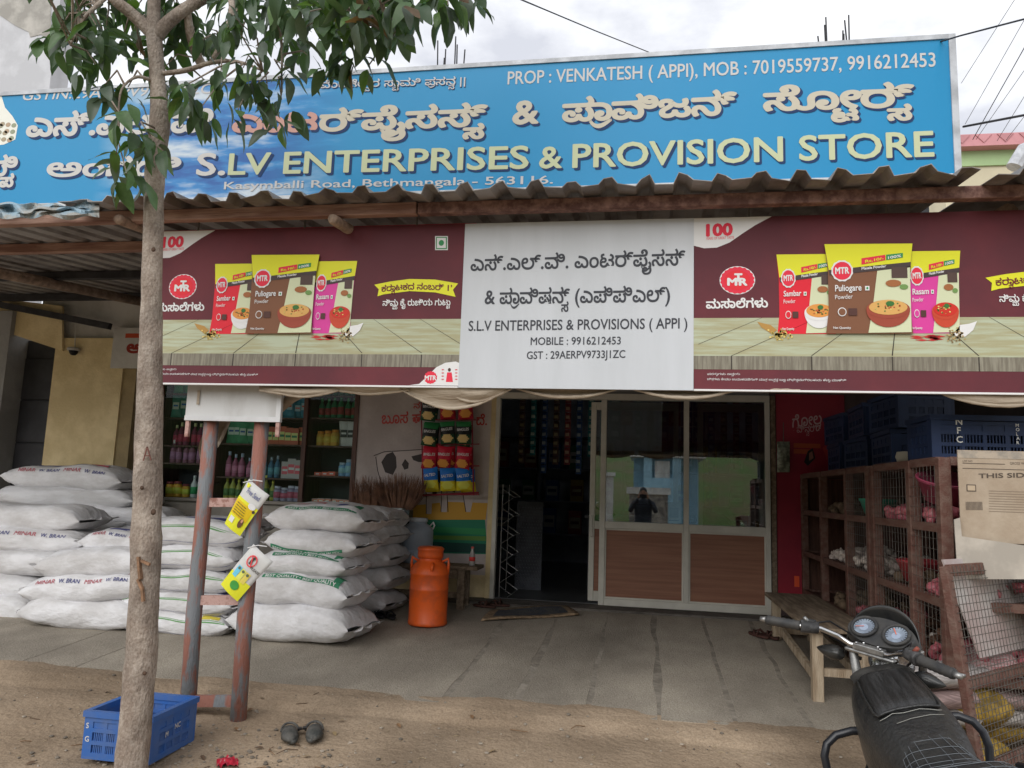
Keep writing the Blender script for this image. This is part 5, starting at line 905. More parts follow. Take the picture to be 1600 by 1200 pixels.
cb2 = thing('torn_carton', 'pale torn carton piece below the THIS SIDE UP sheet', 'cardboard', (1.9, CY - .03, 1.1)); mb = MB(); P_ = [(1491, 812), (1500, 809), (1503, 838), (1640, 858), (1640, 905), (1497, 905)]; a = [at(*p, CY - .03) for p in P_]; n = len(a); mb.add([p for p in a] + [p + V((0, .008, 0)) for p in a], [tuple(range(n - 1, -1, -1)), tuple(range(n, 2 * n))] + [(i, (i + 1) % n, n + (i + 1) % n, n + i) for i in range(n)]); mb.build('sheet', M('pale_card', (.55, .50, .43), .85, 0, .12, 5), cb2)
lp = thing('mesh_frame', 'reddish wooden frame with wire mesh leaning at the near end of the rack', 'frame', (1.39, -4.05, 0)); A0 = V((1.39, -4.05, 1.165)); U = V((.686, .728, 0)); DN = (V((.728, -.686, 0)) * .15 + V((0, 0, -1.19))); Dn = DN.normalized(); NN = U.cross(Dn); Lp = 1.2; Hp = DN.length
def pp(u, d, n=0): return A0 + U * u + Dn * d + NN * n
for a, b in (((0, 0), (0, Hp)), ((Lp, 0), (Lp, Hp))): MB().beam(pp(*a), pp(*b), .055, .035, None, NN).build('stile', m_rackwood, lp, bevel=.004)
for d in (.0, .50, .86, Hp - .03): MB().beam(pp(.028, d + .02), pp(Lp - .028, d + .02), .033, .055, None, Dn).build('rail', m_rackwood, lp, bevel=.004)
mb = MB(); u = .04
while u < Lp: mb.tube([pp(u, .0, -.018), pp(u + R.uniform(-.004, .004), Hp, -.018)], .0017, 4, None, False); u += .036
d = .03
while d < Hp: mb.tube([pp(0, d, -.0205), pp(Lp, d + R.uniform(-.004, .004), -.0205)], .0017, 4, None, False); d += .036 if d < .5 else .028
tag(mb.build('wire_mesh', m_wire, lp), kind='stuff')
def behind(name, label, cat, u0, u1, d0, d1, n, m, cut=0):
    t = MB(); P4 = [pp(u0, d0, n), pp(u1, d0, n), pp(u1, d1, n), pp(u0 + cut, d1, n)]; t.add(P4 + [p + NN * .008 for p in P4], [(0, 1, 2, 3), (7, 6, 5, 4), (0, 4, 5, 1), (1, 5, 6, 2), (2, 6, 7, 3), (3, 7, 4, 0)]); return tag(t.build(name, m), label, cat)
behind('stained_board', 'white stained board behind the leaning mesh frame', 'board', .1, 1.15, -.03, .44, .05, M('stained_white', (.60, .57, .55), .8, 0, .2, 4, c2=(.50, .40, .38)), .22)
for i, (u, d, c, nm) in enumerate(((.18, .58, (.62, .58, .56), 'white red striped'), (.2, .68, (.50, .36, .34), 'reddish'), (.22, .77, (.58, .54, .50), 'dusty white'))):
    cpt = pp(u + .3, d, .2); tag(MB().grid(lambda a, b: cpt + V((.36 * (a - .5) * 1.6, .3 * (b - .5) + .2 * a, .05 * math.sin(PI * a) ** .5 * math.sin(PI * b) ** .5)), 14, 10).build('folded_sack', M('folded_sack_%d' % i, c, .8, 0, .3, 14, stretch=(1, 8, 1), c2=tuple(x * .6 for x in c)), None, True, solid=.06), nm + ' folded sack behind the leaning mesh frame', 'sack', 'folded sacks behind the mesh frame')
for i, (u, d) in enumerate(((.55, .70), (.72, .80), (.50, .93))): cpt = pp(u, d, .22); tag(MB().grid(lambda a, b: cpt + V((.17 * math.cos(2 * PI * b) * math.sin(PI * a) * (1 + .08 * math.sin(9 * b)), .13 * math.sin(2 * PI * b) * math.sin(PI * a), -.10 * math.cos(PI * a))), 12, 16, None, True).build('yellow_bundle', M('yellow_net', (.55, .36, .07), .5, 0, .3, 14), None, True), ('left', 'right', 'low')[i] + ' yellow netted bundle behind the leaning mesh frame', 'bundle', 'yellow bundles behind the mesh frame')
part('added_side_wall', M('dark_added_wall', (.10, .085, .08), .9, 0, .15, 2), sb, (2.9, 3.05, -3.2, -.001, .1, 3.1))  # presumed side wall, added to keep the right end dark
# ---------------------------------------------------------------- tree
TY = -4.42
m_bark = M('grey_bark', (.46, .395, .335), .9, 0, .3, 9, .8, 45, c2=(.31, .25, .205), lo=.4, hi=.62, stretch=(1.5, 1.5, .8)); two_scale(m_bark, 6, .3)
tree = thing('tree', 'slim tree with pale trunk and large drooping leaves in front of the signs', 'tree', (-2.47, TY, gz(0, TY)))
def branch(pts, n=12):
    ctrl = [(at(px, py, Y), w * (Y + 8) / FPX / 2) for px, py, Y, w in pts]; P_, Rr_ = [], []
    for i in range(len(ctrl) - 1):
        p0, p1, p2, p3 = (ctrl[max(i - 1, 0)][0], ctrl[i][0], ctrl[i + 1][0], ctrl[min(i + 2, len(ctrl) - 1)][0])
        for k in range(4):
            t = k / 4; q = .5 * ((2 * p1) + (p2 - p0) * t + (2 * p0 - 5 * p1 + 4 * p2 - p3) * t * t + (3 * p1 - p0 - 3 * p2 + p3) * t ** 3); P_.append(q); Rr_.append(ctrl[i][1] * (1 - t) + ctrl[i + 1][1] * t)
    P_.append(ctrl[-1][0]); Rr_.append(ctrl[-1][1])
    mb = MB().tube(P_, Rr_, n); k = len(mb.v)
    mb.v = [tuple(V(p) + (V(p) - P_[min(i // n, len(P_) - 1)]) * (.10 * mnoise.noise(V(p) * 9) + .05 * mnoise.noise(V(p) * 30))) for i, p in enumerate(mb.v)]
    return mb, P_, Rr_
trunk, tpts, trad = branch([(198, 1260, TY, 56), (205, 1195, TY, 52), (214, 1100, TY, 50), (222, 1000, TY, 48), (228, 900, TY, 46), (229, 840, TY, 50), (231, 780, TY, 46), (232, 700, TY, 46), (234, 620, TY, 43), (236, 500, TY, 36), (239, 380, TY, 34), (241, 300, TY, 34), (244, 240, TY, 34), (250, 190, TY, 36), (247, 140, TY, 28), (245, 100, TY, 27), (241, 62, TY, 28), (240, 30, TY, 24), (243, -40, TY, 22), (250, -150, TY + .1, 18), (270, -330, TY + .2, 10)], 20)
tk = trunk.build('trunk', m_bark, tree, True)
for px, py, r_ in ((240, 390, 5), (222, 762, 4), (240, 800, 6), (226, 1052, 4)):
    q = at(px, py, TY - .07); MB().lathe([(0, -.012), (r_ * .0011, -.010), (r_ * .0022, -.002), (r_ * .0026, .002), (0, .004)], n=9, X=Matrix.Translation(q) @ Matrix.Rotation(PI / 2, 4, 'X')).build('bark_knot', M('knot', (.10, .06, .04), .9), tk, True)
pr = Print((0, TY - .079, 0)); q = pr.uv(230, 718)
mb = MB()
for a, b in (((224, 720), (230, 698)), ((230, 698), (236, 719)), ((226, 712), (234, 712))): mb.beam(at(*a, TY - .078), at(*b, TY - .078), .004, .006)
mb.build('carved_mark', M('carved', (.22, .10, .08), .9), tk)
mb = MB()
for (x0, y0, x1, y1, w) in ((217, 870, 220, 905, 8), (221, 876, 234, 882, 5), (216, 905, 222, 920, 6), (222, 918, 224, 940, 5)): mb.beam(at(x0, y0, TY - .075), at(x1, y1, TY - .075), w * .003, .012)
mb.build('bark_scar', M('scar', (.34, .20, .12), .9, 0, .2, 20), tk)
BR = [[(241, 55, TY, 26), (222, 36, TY, 24), (200, 16, TY - .05, 22), (176, -4, TY - .1, 20), (130, -60, TY - .2, 16), (60, -150, TY - .3, 10)], [(243, 60, TY, 24), (262, 36, TY + .02, 24), (290, 14, TY + .05, 22), (330, -10, TY + .1, 20), (420, -70, TY + .2, 16), (560, -160, TY + .2, 10), (680, -230, TY + .2, 5)],
 [(292, 14, TY + .06, 14), (297, 50, TY + .12, 16), (307, 85, TY + .2, 18), (318, 105, TY + .25, 16)], [(252, 115, TY, 10), (290, 110, TY, 9), (330, 98, TY - .02, 8), (370, 96, TY - .05, 6), (410, 110, TY - .1, 4)], [(360, -20, TY + .1, 15), (362, 20, TY, 12), (350, 62, TY, 10), (330, 96, TY, 8)], [(440, -80, TY + .1, 12), (500, -20, TY - .1, 9), (560, 20, TY - .2, 6), (610, 60, TY - .2, 3)], [(560, -160, TY + .2, 8), (640, -70, TY, 6), (700, -20, TY - .1, 3)], [(170, -8, TY - .1, 9), (130, 30, TY - .2, 7), (110, 70, TY - .25, 4)], [(245, 130, TY, 8), (215, 120, TY - .1, 6), (190, 140, TY - .15, 4), (185, 180, TY - .15, 3)], [(420, -70, TY + .2, 10), (430, 0, TY + .1, 7), (440, 70, TY, 5), (440, 120, TY, 3)]]
bp_ = []
for b in BR:
    mb, P_, _ = branch(b, 10); mb.build('limb', m_bark, tree, True); bp_ += P_
bp_ += tpts[-30:]
def leafmat(name, c, c2):
    m = M(name, c, .42, 0, .25, 7, 0, spec=.45, c2=c2, lo=.35, hi=.65); b = m.node_tree.nodes['Principled BSDF']; t = m.node_tree
    o = t.nodes['Material Output']; tr = t.nodes.new('ShaderNodeBsdfTranslucent'); tr.inputs[0].default_value = (c[0] * 1.6, c[1] * 1.8, c[2] * .8, 1); mx = t.nodes.new('ShaderNodeMixShader'); mx.inputs[0].default_value = .22
    t.links.new(b.outputs[0], mx.inputs[1]); t.links.new(tr.outputs[0], mx.inputs[2]); t.links.new(mx.outputs[0], o.inputs[0]); return m
LMAT = [leafmat('leaf_deep', (.07, .12, .058), (.048, .088, .046)), leafmat('leaf_mid', (.09, .17, .06), (.062, .12, .045)), leafmat('leaf_grey', (.105, .145, .105), (.075, .105, .08)), leafmat('leaf_bright', (.12, .21, .055), (.08, .15, .04)), leafmat('leaf_brown', (.17, .09, .05), (.11, .08, .04))]
m_rib = flat('leaf_rib', (.14, .19, .09))
def leaf_geo(seed):
    r = random.Random(seed); n = 7; fold = r.uniform(.05, .4); droop = r.uniform(.05, .5); wv = r.uniform(0, 6); vs = []
    for i in range(n + 1):
        t = i / n; w = .235 * (math.sin(PI * t ** .85) ** .75) * (1 - .2 * t) + (.004 if 0 < i < n else .0); z = -droop * t * t
        for k in (-1, -.5, 0, .5, 1): vs.append((w * k, t, z + abs(k) * w * fold + .02 * math.sin(t * 11 + wv) * abs(k)))
    return vs, [(i * 5 + k, i * 5 + k + 1, (i + 1) * 5 + k + 1, (i + 1) * 5 + k) for i in range(n) for k in range(4)]
LG = [leaf_geo(i) for i in range(7)]
LMESH = [[MB().add(v, f, m).mesh('leaf', None, True) for v, f in LG] for m in LMAT]
R = random.Random(42); leaves = []; twigs = MB()
def cluster(c, n, size, tint=None):
    near = min(bp_, key=lambda p: (p - c).length); mid = (near + c) / 2 + V((R.uniform(-.06, .06), R.uniform(-.06, .06), .05)); twigs.tube([near, mid, c], [.007, .005, .003], 4, None, False)
    for i in range(n):
        az_ = R.uniform(0, 2 * PI); el = R.uniform(-1.45, -.35) if R.random() < .8 else R.uniform(-.35, .4); d = V((math.cos(az_) * math.cos(el), math.sin(az_) * math.cos(el), math.sin(el)))
        up = V((R.uniform(-.6, .6), -R.uniform(-.2, .9), 1)); x = d.cross(up).normalized(); z = x.cross(d); s = size * R.uniform(.7, 1.25)
        p = c + V((R.gauss(0, .035), R.gauss(0, .035), R.gauss(0, .03))) + d * .03
        ti = tint if tint is not None else R.choices((0, 1, 2, 3, 4), (9, 6, 5, 2, .5))[0]
        leaves.append((Matrix.Translation(p) @ Matrix((x, d, z)).transposed().to_4x4() @ Matrix.Diagonal((s, s, s, 1)), ti, R.randrange(7)))
spec_ = [(200, 150), (190, 195), (212, 225), (182, 255), (198, 285), (252, 125), (300, 165), (312, 185), (285, 150), (380, 120), (392, 155), (372, 185), (450, 120), (440, 170), (418, 150), (432, 195), (480, 100), (540, 90), (600, 60), (575, 118), (655, 18), (700, 22), (735, 6), (680, 2), (625, 30), (120, 90), (100, 50), (85, 75), (150, 115), (165, 145), (130, 60), (160, 60), (190, 80), (210, 60), (170, 100), (220, 100), (345, 130), (330, 60), (410, 95), (510, 60), (520, 110), (470, 60), (560, 50), (590, 15), (265, 75), (140, 20), (105, 15), (225, 250), (240, 235)]
for px, py in spec_: cluster(at(px, py - 14, TY + (R.uniform(.1, .3) if 175 < px < 320 and py < 130 else R.uniform(-.3, .15))), R.randint(6, 9), .135, None)
for i in range(64):
    px = R.uniform(85, 640); cluster(at(px, R.uniform(-45, 62 if px < 480 else 35), TY + (R.uniform(.12, .5) if 150 < px < 350 else R.uniform(-.5, .35))), R.randint(7, 10), .135)
for i in range(75):
    px = R.uniform(-60, 820); cluster(at(px, R.uniform(-420, -40), TY + R.uniform(-.9, .7)), R.randint(6, 8), .16)
# the 300 leaves that show largest are parts of their own, the rest one mass
def score(l):
    p = CR.transposed() @ (l[0].translation - CAM); x, y = 800 + FPX * p.x / -p.z, 600 - FPX * p.y / -p.z
    return (0 if (0 < x < 1600 and 8 < y < 320) else 100) + (-p.z)
leaves.sort(key=score)
for mx_, ti, gi in leaves[:300]: o = link('leaf', LMESH[ti][gi], tree); o.matrix_basis = mx_
mb = MB()
for mx_, ti, gi in leaves[300:]: mb.add(LG[gi][0], LG[gi][1], LMAT[ti], mx_)
tag(mb.build('foliage', None, tree, True), kind='stuff'); twigs.build('twigs', m_bark, tree)
mb = MB(); r2 = random.Random(13); dry = [flat('dry_leaf_a', (.22, .13, .07)), flat('dry_leaf_b', (.13, .085, .055)), flat('dry_leaf_c', (.30, .22, .12))]
for i in range(46):
    x, y = (r2.gauss(-2.3, .6), r2.uniform(-4.7, -3.2)) if i % 2 else (r2.uniform(-3.6, 1.4), r2.uniform(-4.8, -3.15)); g_ = r2.randrange(7); mb.add(LG[g_][0], LG[g_][1], r2.choice(dry), Matrix.Translation((x, y, gzn(x, y) + .012)) @ Matrix.Rotation(r2.uniform(0, 6.3), 4, 'Z') @ Matrix.Rotation(r2.uniform(-.3, .3), 4, 'Y') @ Matrix.Diagonal((.05, .05, .03, 1)))
for i in range(40):
    x, y = r2.uniform(-3.6, 1.4), r2.uniform(-4.8, -3.2); z = gzn(x, y) if y < -3.14 else az(y) + .002; a = r2.uniform(0, 6.3); l = r2.uniform(.04, .14); mb.tube([(x, y, z + .004), (x + l * .5 * math.cos(a), y + l * .5 * math.sin(a), z + .01), (x + l * math.cos(a + .4), y + l * math.sin(a + .4), z + .004)], .0022, 4, dry[i % 2])
tag(mb.build('fallen_leaves', None), 'dry leaves and twigs fallen on the dirt under the tree', 'leaves', kind='stuff')
# ---------------------------------------------------------------- footwear, mat, litter
m_rub = M('dusty_rubber', (.055, .058, .055), .55, 0, .2, 20, .2, 60, c2=(.11, .105, .095))
def clog(label, c, rz, flip, group, m=m_rub, k=1., closed=True):
    t = thing('sandal', label, 'sandal', c, rz, group); fl = -1 if flip else 1
    def outl(v): return .045 * (math.sin(PI * min(1, .12 + .8 * v)) ** .5) * (1 + .22 * math.sin(PI * v * 1.2 - .5))
    def sole(u, v): w = outl(v); a = u * 2 * PI; return V((fl * .006 * math.sin(PI * v) + w * math.cos(a) * 1.0, 0, 0))
    L_ = .26 * k; n = 22; ring = []
    for i in range(n): a = 2 * PI * i / n; s = math.sin(a); ring.append(((.044 + .008 * s) * k * math.copysign(abs(math.cos(a)) ** .8, math.cos(a)) + fl * .008 * s, L_ / 2 * s))
    mb = MB(); vs = [(x * .94, y * .97, 0) for x, y in ring] + [(x, y, .008) for x, y in ring] + [(x, y, .022 * k) for x, y in ring] + [(x * .8, y * .86, .018 * k) for x, y in ring]
    mb.add(vs, [(j * n + i, j * n + (i + 1) % n, (j + 1) * n + (i + 1) % n, (j + 1) * n + i) for j in range(3) for i in range(n)] + [tuple(range(n - 1, -1, -1)), tuple(range(3 * n, 4 * n))]); mb.build('sole', m, t, True, local=True)
    if closed:
        MB().grid(lambda u, v: V(((.050 - .006 * v) * min(1, (v + .0) * 2.4) ** .55 * k * math.cos(PI * u) + fl * .006, (-.128 + .15 * v) * k, .012 + .050 * min(1, v * 1.9 + .12) ** .6 * math.sin(PI * u) ** .6 * k)), 12, 7).build('upper', m, t, True, local=True, solid=.004)
        MB().tube([V((.05 * k * math.cos(PI * i / 10), (.045 + .075 * math.sin(PI * i / 10)) * k, .022 + .025 * math.sin(PI * i / 10))) for i in range(11)], .007, 6).build('heel_strap', m, t, True, local=True)
        MB().box(-.052 * fl - .012, -.052 * fl + .012, .02, .05, .03, .04).build('strap_buckle', m_blk, t, local=True)
    else:
        MB().tube([V((-.045 * k, .0, .02)), V((-.03, .035, .05)), V((0, .07, .035))], .007, 6).build('toe_strap', m, t, True, local=True); MB().tube([V((.045 * k, .0, .02)), V((.03, .035, .05)), V((0, .07, .035))], .007, 6).build('toe_strap', m, t, True, local=True); MB().tube([V((-.045, -.03, .02)), V((0, -.02, .065)), V((.045, -.03, .02))], .008, 6).build('instep_strap', m, t, True, local=True)
    return t
gd = lambda x, y: (x, y, gzn(x, y) + .006)
clog('left grey rubber clog of the pair on the dirt', gd(-1.93, -3.74), .50, True, 'grey clogs on the dirt', k=.95); clog('right grey rubber clog of the pair on the dirt', gd(-1.81, -3.70), .36, False, 'grey clogs on the dirt', k=.95)
m_bs = M('black_sandal', (.02, .02, .022), .6, 0, .1, 20); m_brs = M('brown_sandal', (.10, .045, .035), .7, 0, .2, 20)
gs = lambda px, py, z: tuple(atz(px, py, z) + V((0, 0, .012)))
def on_apron(px, py):
    z = .25
    for _ in range(6): p = atz(px, py, z); z = az(p.y)
    return (p.x, p.y, z + .004)
clog('left black sandal beside the white sacks', on_apron(592, 964), .5, True, 'black sandals by the sacks', m_bs, .95, False); clog('right black sandal beside the white sacks', on_apron(609, 966), .7, False, 'black sandals by the sacks', m_bs, .95, False)
clog('brown sandal lying by the bench leg left of the doormat', on_apron(757, 949), 1.2, True, 'brown sandals by the door', m_brs, .95, False); clog('brown sandal nearest the doormat', on_apron(778, 947), 1.5, False, 'brown sandals by the door', m_brs, .95, False)
clog('dark sandal in front of the pale bench', on_apron(1186, 995), .4, True, 'dark sandals by the pale bench', m_brs, 1, False); clog('dark sandal half under the pale bench', on_apron(1207, 997), .2, False, 'dark sandals by the pale bench', m_brs, 1, False); clog('black sandal under the pale bench', on_apron(1252, 988), .9, False, 'dark sandals by the pale bench', m_bs, 1, False)
mt = thing('doormat', 'worn brown edged doormat in front of the open doorway', 'mat', on_apron(830, 960)); c4 = [V(on_apron(*p)) for p in ((768, 955), (885, 948), (905, 963), (752, 972))]
def mf(u, v, k=0): q = (c4[3] * (1 - u) + c4[2] * u) * (1 - v) + (c4[0] * (1 - u) + c4[1] * u) * v; return q + V((0, 0, .012 + k + .006 * math.sin(u * 7 + v * 4)))
MB().grid(lambda u, v: mf(u, v), 20, 10).build('border', M('mat_brown', (.38, .27, .17), .95, 0, .25, 20, .5), mt, True, solid=.014); MB().grid(lambda u, v: mf(.1 + .8 * u, .14 + .7 * v, .011), 16, 8).build('pile', M('mat_pile', (.085, .085, .08), .95, 0, .3, 14, .6, c2=(.05, .055, .07)), mt, True)
w_ = MB().grid(lambda u, v: atz(338 + 34 * u, 1190 + 12 * v, -.01) + V((0, 0, .012 + .03 * mnoise.noise(V((u * 7, v * 7, 2))) + .012 * math.sin(PI * u))), 10, 6).build('crumpled_wrapper', M('red_wrapper', (.55, .03, .06), .3, 0, .2, 25, c2=(.7, .6, .55), lo=.3, hi=.4), None, True); tag(w_, 'crumpled red and white wrapper on the dirt near the crate', 'wrapper')
# ---------------------------------------------------------------- overhead cables
def cable(label, pts, Y0, Y1, r, sag=0):
    P_ = []; n = len(pts) - 1
    for i in range(25): t = i / 24 * n; k = min(int(t), n - 1); f = t - k; P_.append(at(pts[k][0] + (pts[k + 1][0] - pts[k][0]) * f, pts[k][1] + (pts[k + 1][1] - pts[k][1]) * f, Y0 + (Y1 - Y0) * i / 24))
    tag(MB().tube(P_, r, 5).build('overhead_cable', m_darkbeam), label, 'cable', 'overhead cables')
cable('single black cable running down to the top of the blue sign', [(760, -25), (818, 1), (930, 48), (1040, 92)], -6.0, -1.5, .004)
cable('thick cable from the sign top to the right picture edge', [(1440, 74), (1500, 56), (1600, 30), (1680, 8)], -2.2, -4, .006); cable('thick cable low on the right above the pink roof', [(1505, 198), (1600, 180), (1700, 160)], -1.9, -3, .009)
for i, (a, b) in enumerate((((1585, 0), (1502, 130)), ((1600, 32), (1508, 194)), ((1602, 72), (1520, 218)), ((1604, 105), (1525, 218)), ((1604, 145), (1558, 220)), ((1602, 180), (1572, 219)))):
    d = (b[0] - a[0], b[1] - a[1]); cable(('first', 'second', 'third', 'fourth', 'fifth', 'sixth')[i] + ' slanting wire from the left beside the right end of the sign', [(a[0] - d[0] * .6, a[1] - d[1] * .6), a, b], 3, 8, .008 if i == 2 else .005)
# ---------------------------------------------------------------- across the street (seen in the door glass)
def mir(px, py, Yv): p = at(px, py, Yv); return V((p.x, -Yv, p.z))
m_grass = M('bank_grass', (.09, .15, .04), .95, 0, .3, .8, .6, 8, c2=(.14, .13, .06), rnd=False)
mb = MB(); mb.grid(lambda u, v: V((-40 + 80 * u, -18.6 - 16 * v, -.2 + 6.5 * v ** .8 + .5 * mnoise.noise(V((u * 12, v * 5, 0))) * v)), 50, 16); struct('hillside', mb, m_grass, smooth=True)
bh = thing('blue_house', 'light blue house with a railed porch across the street', 'house', (1, -15, 0)); m_lb = M('light_blue_wall', (.36, .58, .72), .85, 0, .1, 1); a, b = mir(1006, 714, 15), mir(1064, 748, 15); xx = sorted((a.x, b.x))
part('wall', m_lb, bh, (xx[0] - .3, xx[1] + .55, -18, -15.8, -.2, a.z)); part('porch_floor', m_lb, bh, (xx[0], xx[1], -15.8, -15, -.2, b.z)); part('roof', m_whitewall, bh, (xx[0] - .4, xx[1] + .7, -18.2, -14.9, a.z, a.z + .2))
for x in (xx[0] + .12, xx[1] - .12): part('porch_pillar', m_lb, bh, (x - .12, x + .12, -15.2, -15.0, b.z, a.z))
for i in range(7): x = xx[0] + .35 + i * (xx[1] - xx[0] - .7) / 6; part('baluster', m_whitewall, bh, (x - .03, x + .03, -15.1, -15.05, b.z, b.z + .5))
sw = thing('stone_wall', 'rubble stone wall with white coping across the street', 'wall', (0, -12.2, 0)); part('masonry', M('rubble', (.34, .31, .27), .95, 0, .5, 7, .8, 9, c2=(.13, .12, .11)), sw, (-.35, .62, -12.4, -12.0, -.2, 1.45)); part('coping', m_whitewall, sw, (-.42, .68, -12.45, -11.95, 1.45, 1.62))
wp = thing('gate_pillar', 'white gate pillar across the street', 'pillar', (-1, -13, 0)); part('shaft', m_whitewall, wp, (-1.05, -.8, -13.2, -13, -.2, 1.9)); part('cap', m_whitewall, wp, (-1.1, -.75, -13.25, -12.95, 1.9, 2.0))
for i, (x, y, s_) in enumerate(((-3.2, -15.5, 1.1), (-1.9, -16, 1.4), (3.6, -14.5, 1.2), (5.2, -16, 1.6), (-5, -15, 1.5), (-.9, -14.2, .7), (2.6, -13.4, .6))):
    t = thing('roadside_bush', 'leafy green bush on the far side of the street', 'bush', (x, y, -.2), group='bushes across the street'); mb = MB(); rr = random.Random(i)
    for k in range(260):
        a, e = rr.uniform(0, 6.28), rr.uniform(0, 1.5); q = V((math.cos(a) * math.cos(e), math.sin(a) * math.cos(e), math.sin(e) * 1.2)) * s_ * rr.uniform(.55, 1); g_ = rr.randrange(7); mb.add(LG[g_][0], LG[g_][1], LMAT[rr.choice((0, 1, 3))], Matrix.Translation(V((x, y, -.2)) + q) @ Matrix.Rotation(rr.uniform(0, 6.3), 4, 'Z') @ Matrix.Rotation(rr.uniform(-1, 1), 4, 'X') @ Matrix.Diagonal((.34, .3, .3, 1)))
    tag(mb.build('crown', None, t), kind='stuff'); MB().tube([(x, y, -.2), (x, y, s_ * .6)], .05, 6).build('stem', m_bark, t)
# photographer mirrored in the glass
pn_ = thing('person', 'person in dark jacket holding up a phone, mirrored in the door glass', 'person', (0, -8.32, -.16))
def skin_body(name, joints, edges, mat, parent):
    me = bpy.data.meshes.new(name); me.from_pydata([j[0] for j in joints], edges, []); me.materials.append(mat); o = link(name, me, parent)
    sk = o.modifiers.new('skin', 'SKIN'); sk.use_smooth_shade = True
    for i, j in enumerate(joints): o.data.skin_vertices[0].data[i].radius = (j[1], j[2] if len(j) > 2 else j[1]); 
    o.data.skin_vertices[0].data[0].use_root = True; ss = o.modifiers.new('sub', 'SUBSURF'); ss.levels = 2; ss.render_levels = 2; return o
g0 = -.16; py_ = -8.33
J = [((0, py_, .82), .15, .11), ((0, py_, 1.02), .15, .11), ((0, py_ + .01, 1.20), .17, .11), ((0, py_, 1.31), .10, .08), ((0, py_, 1.38), .055), ((-.19, py_, 1.26), .07), ((-.27, py_ + .10, 1.08), .05), ((-.10, py_ + .25, 1.36), .038), ((.19, py_, 1.26), .07), ((.27, py_ + .10, 1.08), .05), ((.10, py_ + .25, 1.36), .038), ((-.10, py_, .72), .10), ((-.11, py_ + .02, .34), .07), ((-.11, py_, -.04), .05), ((-.12, py_ + .15, -.11), .045), ((.10, py_, .72), .10), ((.11, py_ + .02, .34), .07), ((.11, py_, -.04), .05), ((.12, py_ + .15, -.11), .045)]
skin_body('body', J, [(0, 1), (1, 2), (2, 3), (3, 4), (2, 5), (5, 6), (6, 7), (2, 8), (8, 9), (9, 10), (0, 11), (11, 12), (12, 13), (13, 14), (0, 15), (15, 16), (16, 17), (17, 18)], M('dark_jacket', (.03, .033, .045), .8, 0, .2, 8), pn_)
m_skin = M('skin', (.28, .15, .095), .55, 0, .08, 10)
hd = MB().grid(lambda u, v: V((.075 * math.sin(PI * u) * math.cos(2 * PI * v), py_ + .02 + .092 * math.sin(PI * u) * math.sin(2 * PI * v) * (1.06 if math.sin(2 * PI * v) > 0 and u > .5 else 1), 1.475 - .115 * math.cos(PI * u) * -1)), 14, 18, None, True).build('head', m_skin, pn_, True)
MB().grid(lambda u, v: V((.079 * math.sin(PI * u * .5) * math.cos(2 * PI * v), py_ + .012 + .094 * math.sin(PI * u * .5) * math.sin(2 * PI * v), 1.495 + .102 * math.cos(PI * u * .5))), 8, 18, None, True).build('hair', M('black_hair', (.012, .011, .011), .6), pn_, True)
MB().lathe([(0, -.012), (.012, -.008), (.014, .01), (.006, .035), (0, .036)], (0, py_ + .112, 1.46), 8).build('nose', m_skin, hd, True)
for s in (-1, 1):
    MB().lathe([(0, -.03), (.012, -.02), (.015, .01), (0, .03)], (s * .077, py_ + .01, 1.475), 8).build('ear', m_skin, hd, True); MB().lathe([(0, -.008), (.010, 0), (0, .008)], (s * .03, py_ + .10, 1.485), 8).build('eye', m_blk, hd, True)
    hw = V((s * .10, py_ + .25, 1.36)); palm = hw + V((-s * .015, .03, .05))
    HJ = [(tuple(hw), .024), (tuple(palm), .026, .014)]; HE = [(0, 1)]
    for k in range(4): b = palm + V((-s * .012, .015, -.018 + .02 * k)); t_ = V((s * .072, py_ + .30, 1.40 + .022 * k)); HJ += [(tuple((b + t_) / 2 + V((s * .01, .012, 0))), .009), (tuple(t_), .008)]; HE += [(1, len(HJ) - 2), (len(HJ) - 2, len(HJ) - 1)]
    HJ += [(tuple(palm + V((-s * .02, -.02, .0))), .010), (tuple(palm + V((-s * .035, -.01, .025))), .009)]; HE += [(1, len(HJ) - 2), (len(HJ) - 2, len(HJ) - 1)]; skin_body('hand', HJ, HE, m_skin, pn_)
MB().box(-.032, .032, -.01, .01, 1.40, 1.42).build('mouth', ink(120, 70, 65), hd).location = (0, py_ + .095, 0)
ph = thing('phone', 'dark phone held up by the mirrored person', 'phone', (0, -8.035, 1.40)); part('case', m_blk, ph, (-.078, .078, -8.04, -8.031, 1.37, 1.445), bevel=.004); part('screen', M('screen', (.03, .03, .035), .1), ph, (-.073, .073, -8.0425, -8.0405, 1.374, 1.441))
# ---------------------------------------------------------------- motorcycle
mt_ = thing('motorcycle', 'black motorcycle with a quilted seat and leather tank cover in the right foreground', 'motorcycle', (1.171, -4.855, -.113), rot=Matrix.Rotation(-.043, 3, 'Z') @ Matrix.Rotation(-.251, 3, 'Y'))
m_lea = M('black_leatherette', (.016, .017, .018), .36, 0, .25, 9, .25, 60, spec=.5, c2=(.03, .03, .029)); m_bp = M('black_paint', (.016, .017, .019), .25, 0, .2, 8, spec=.5, c2=(.035, .035, .033)); m_pl = M('grey_black_plastic', (.035, .036, .038), .55, 0, .2, 12, c2=(.06, .058, .055)); m_chr = M('dull_chrome', (.62, .62, .62), .22, 1, .15, 12, c2=(.42, .42, .43)); m_al = M('cast_alloy', (.42, .42, .41), .42, .8, .2, 14); m_tyre = M('tyre', (.02, .02, .02), .85, 0, .2, 20, .3); m_thr = ink(88, 92, 96); m_guard = M('guard_black', (.02, .022, .028), .3, 0, .1, 6, spec=.5)
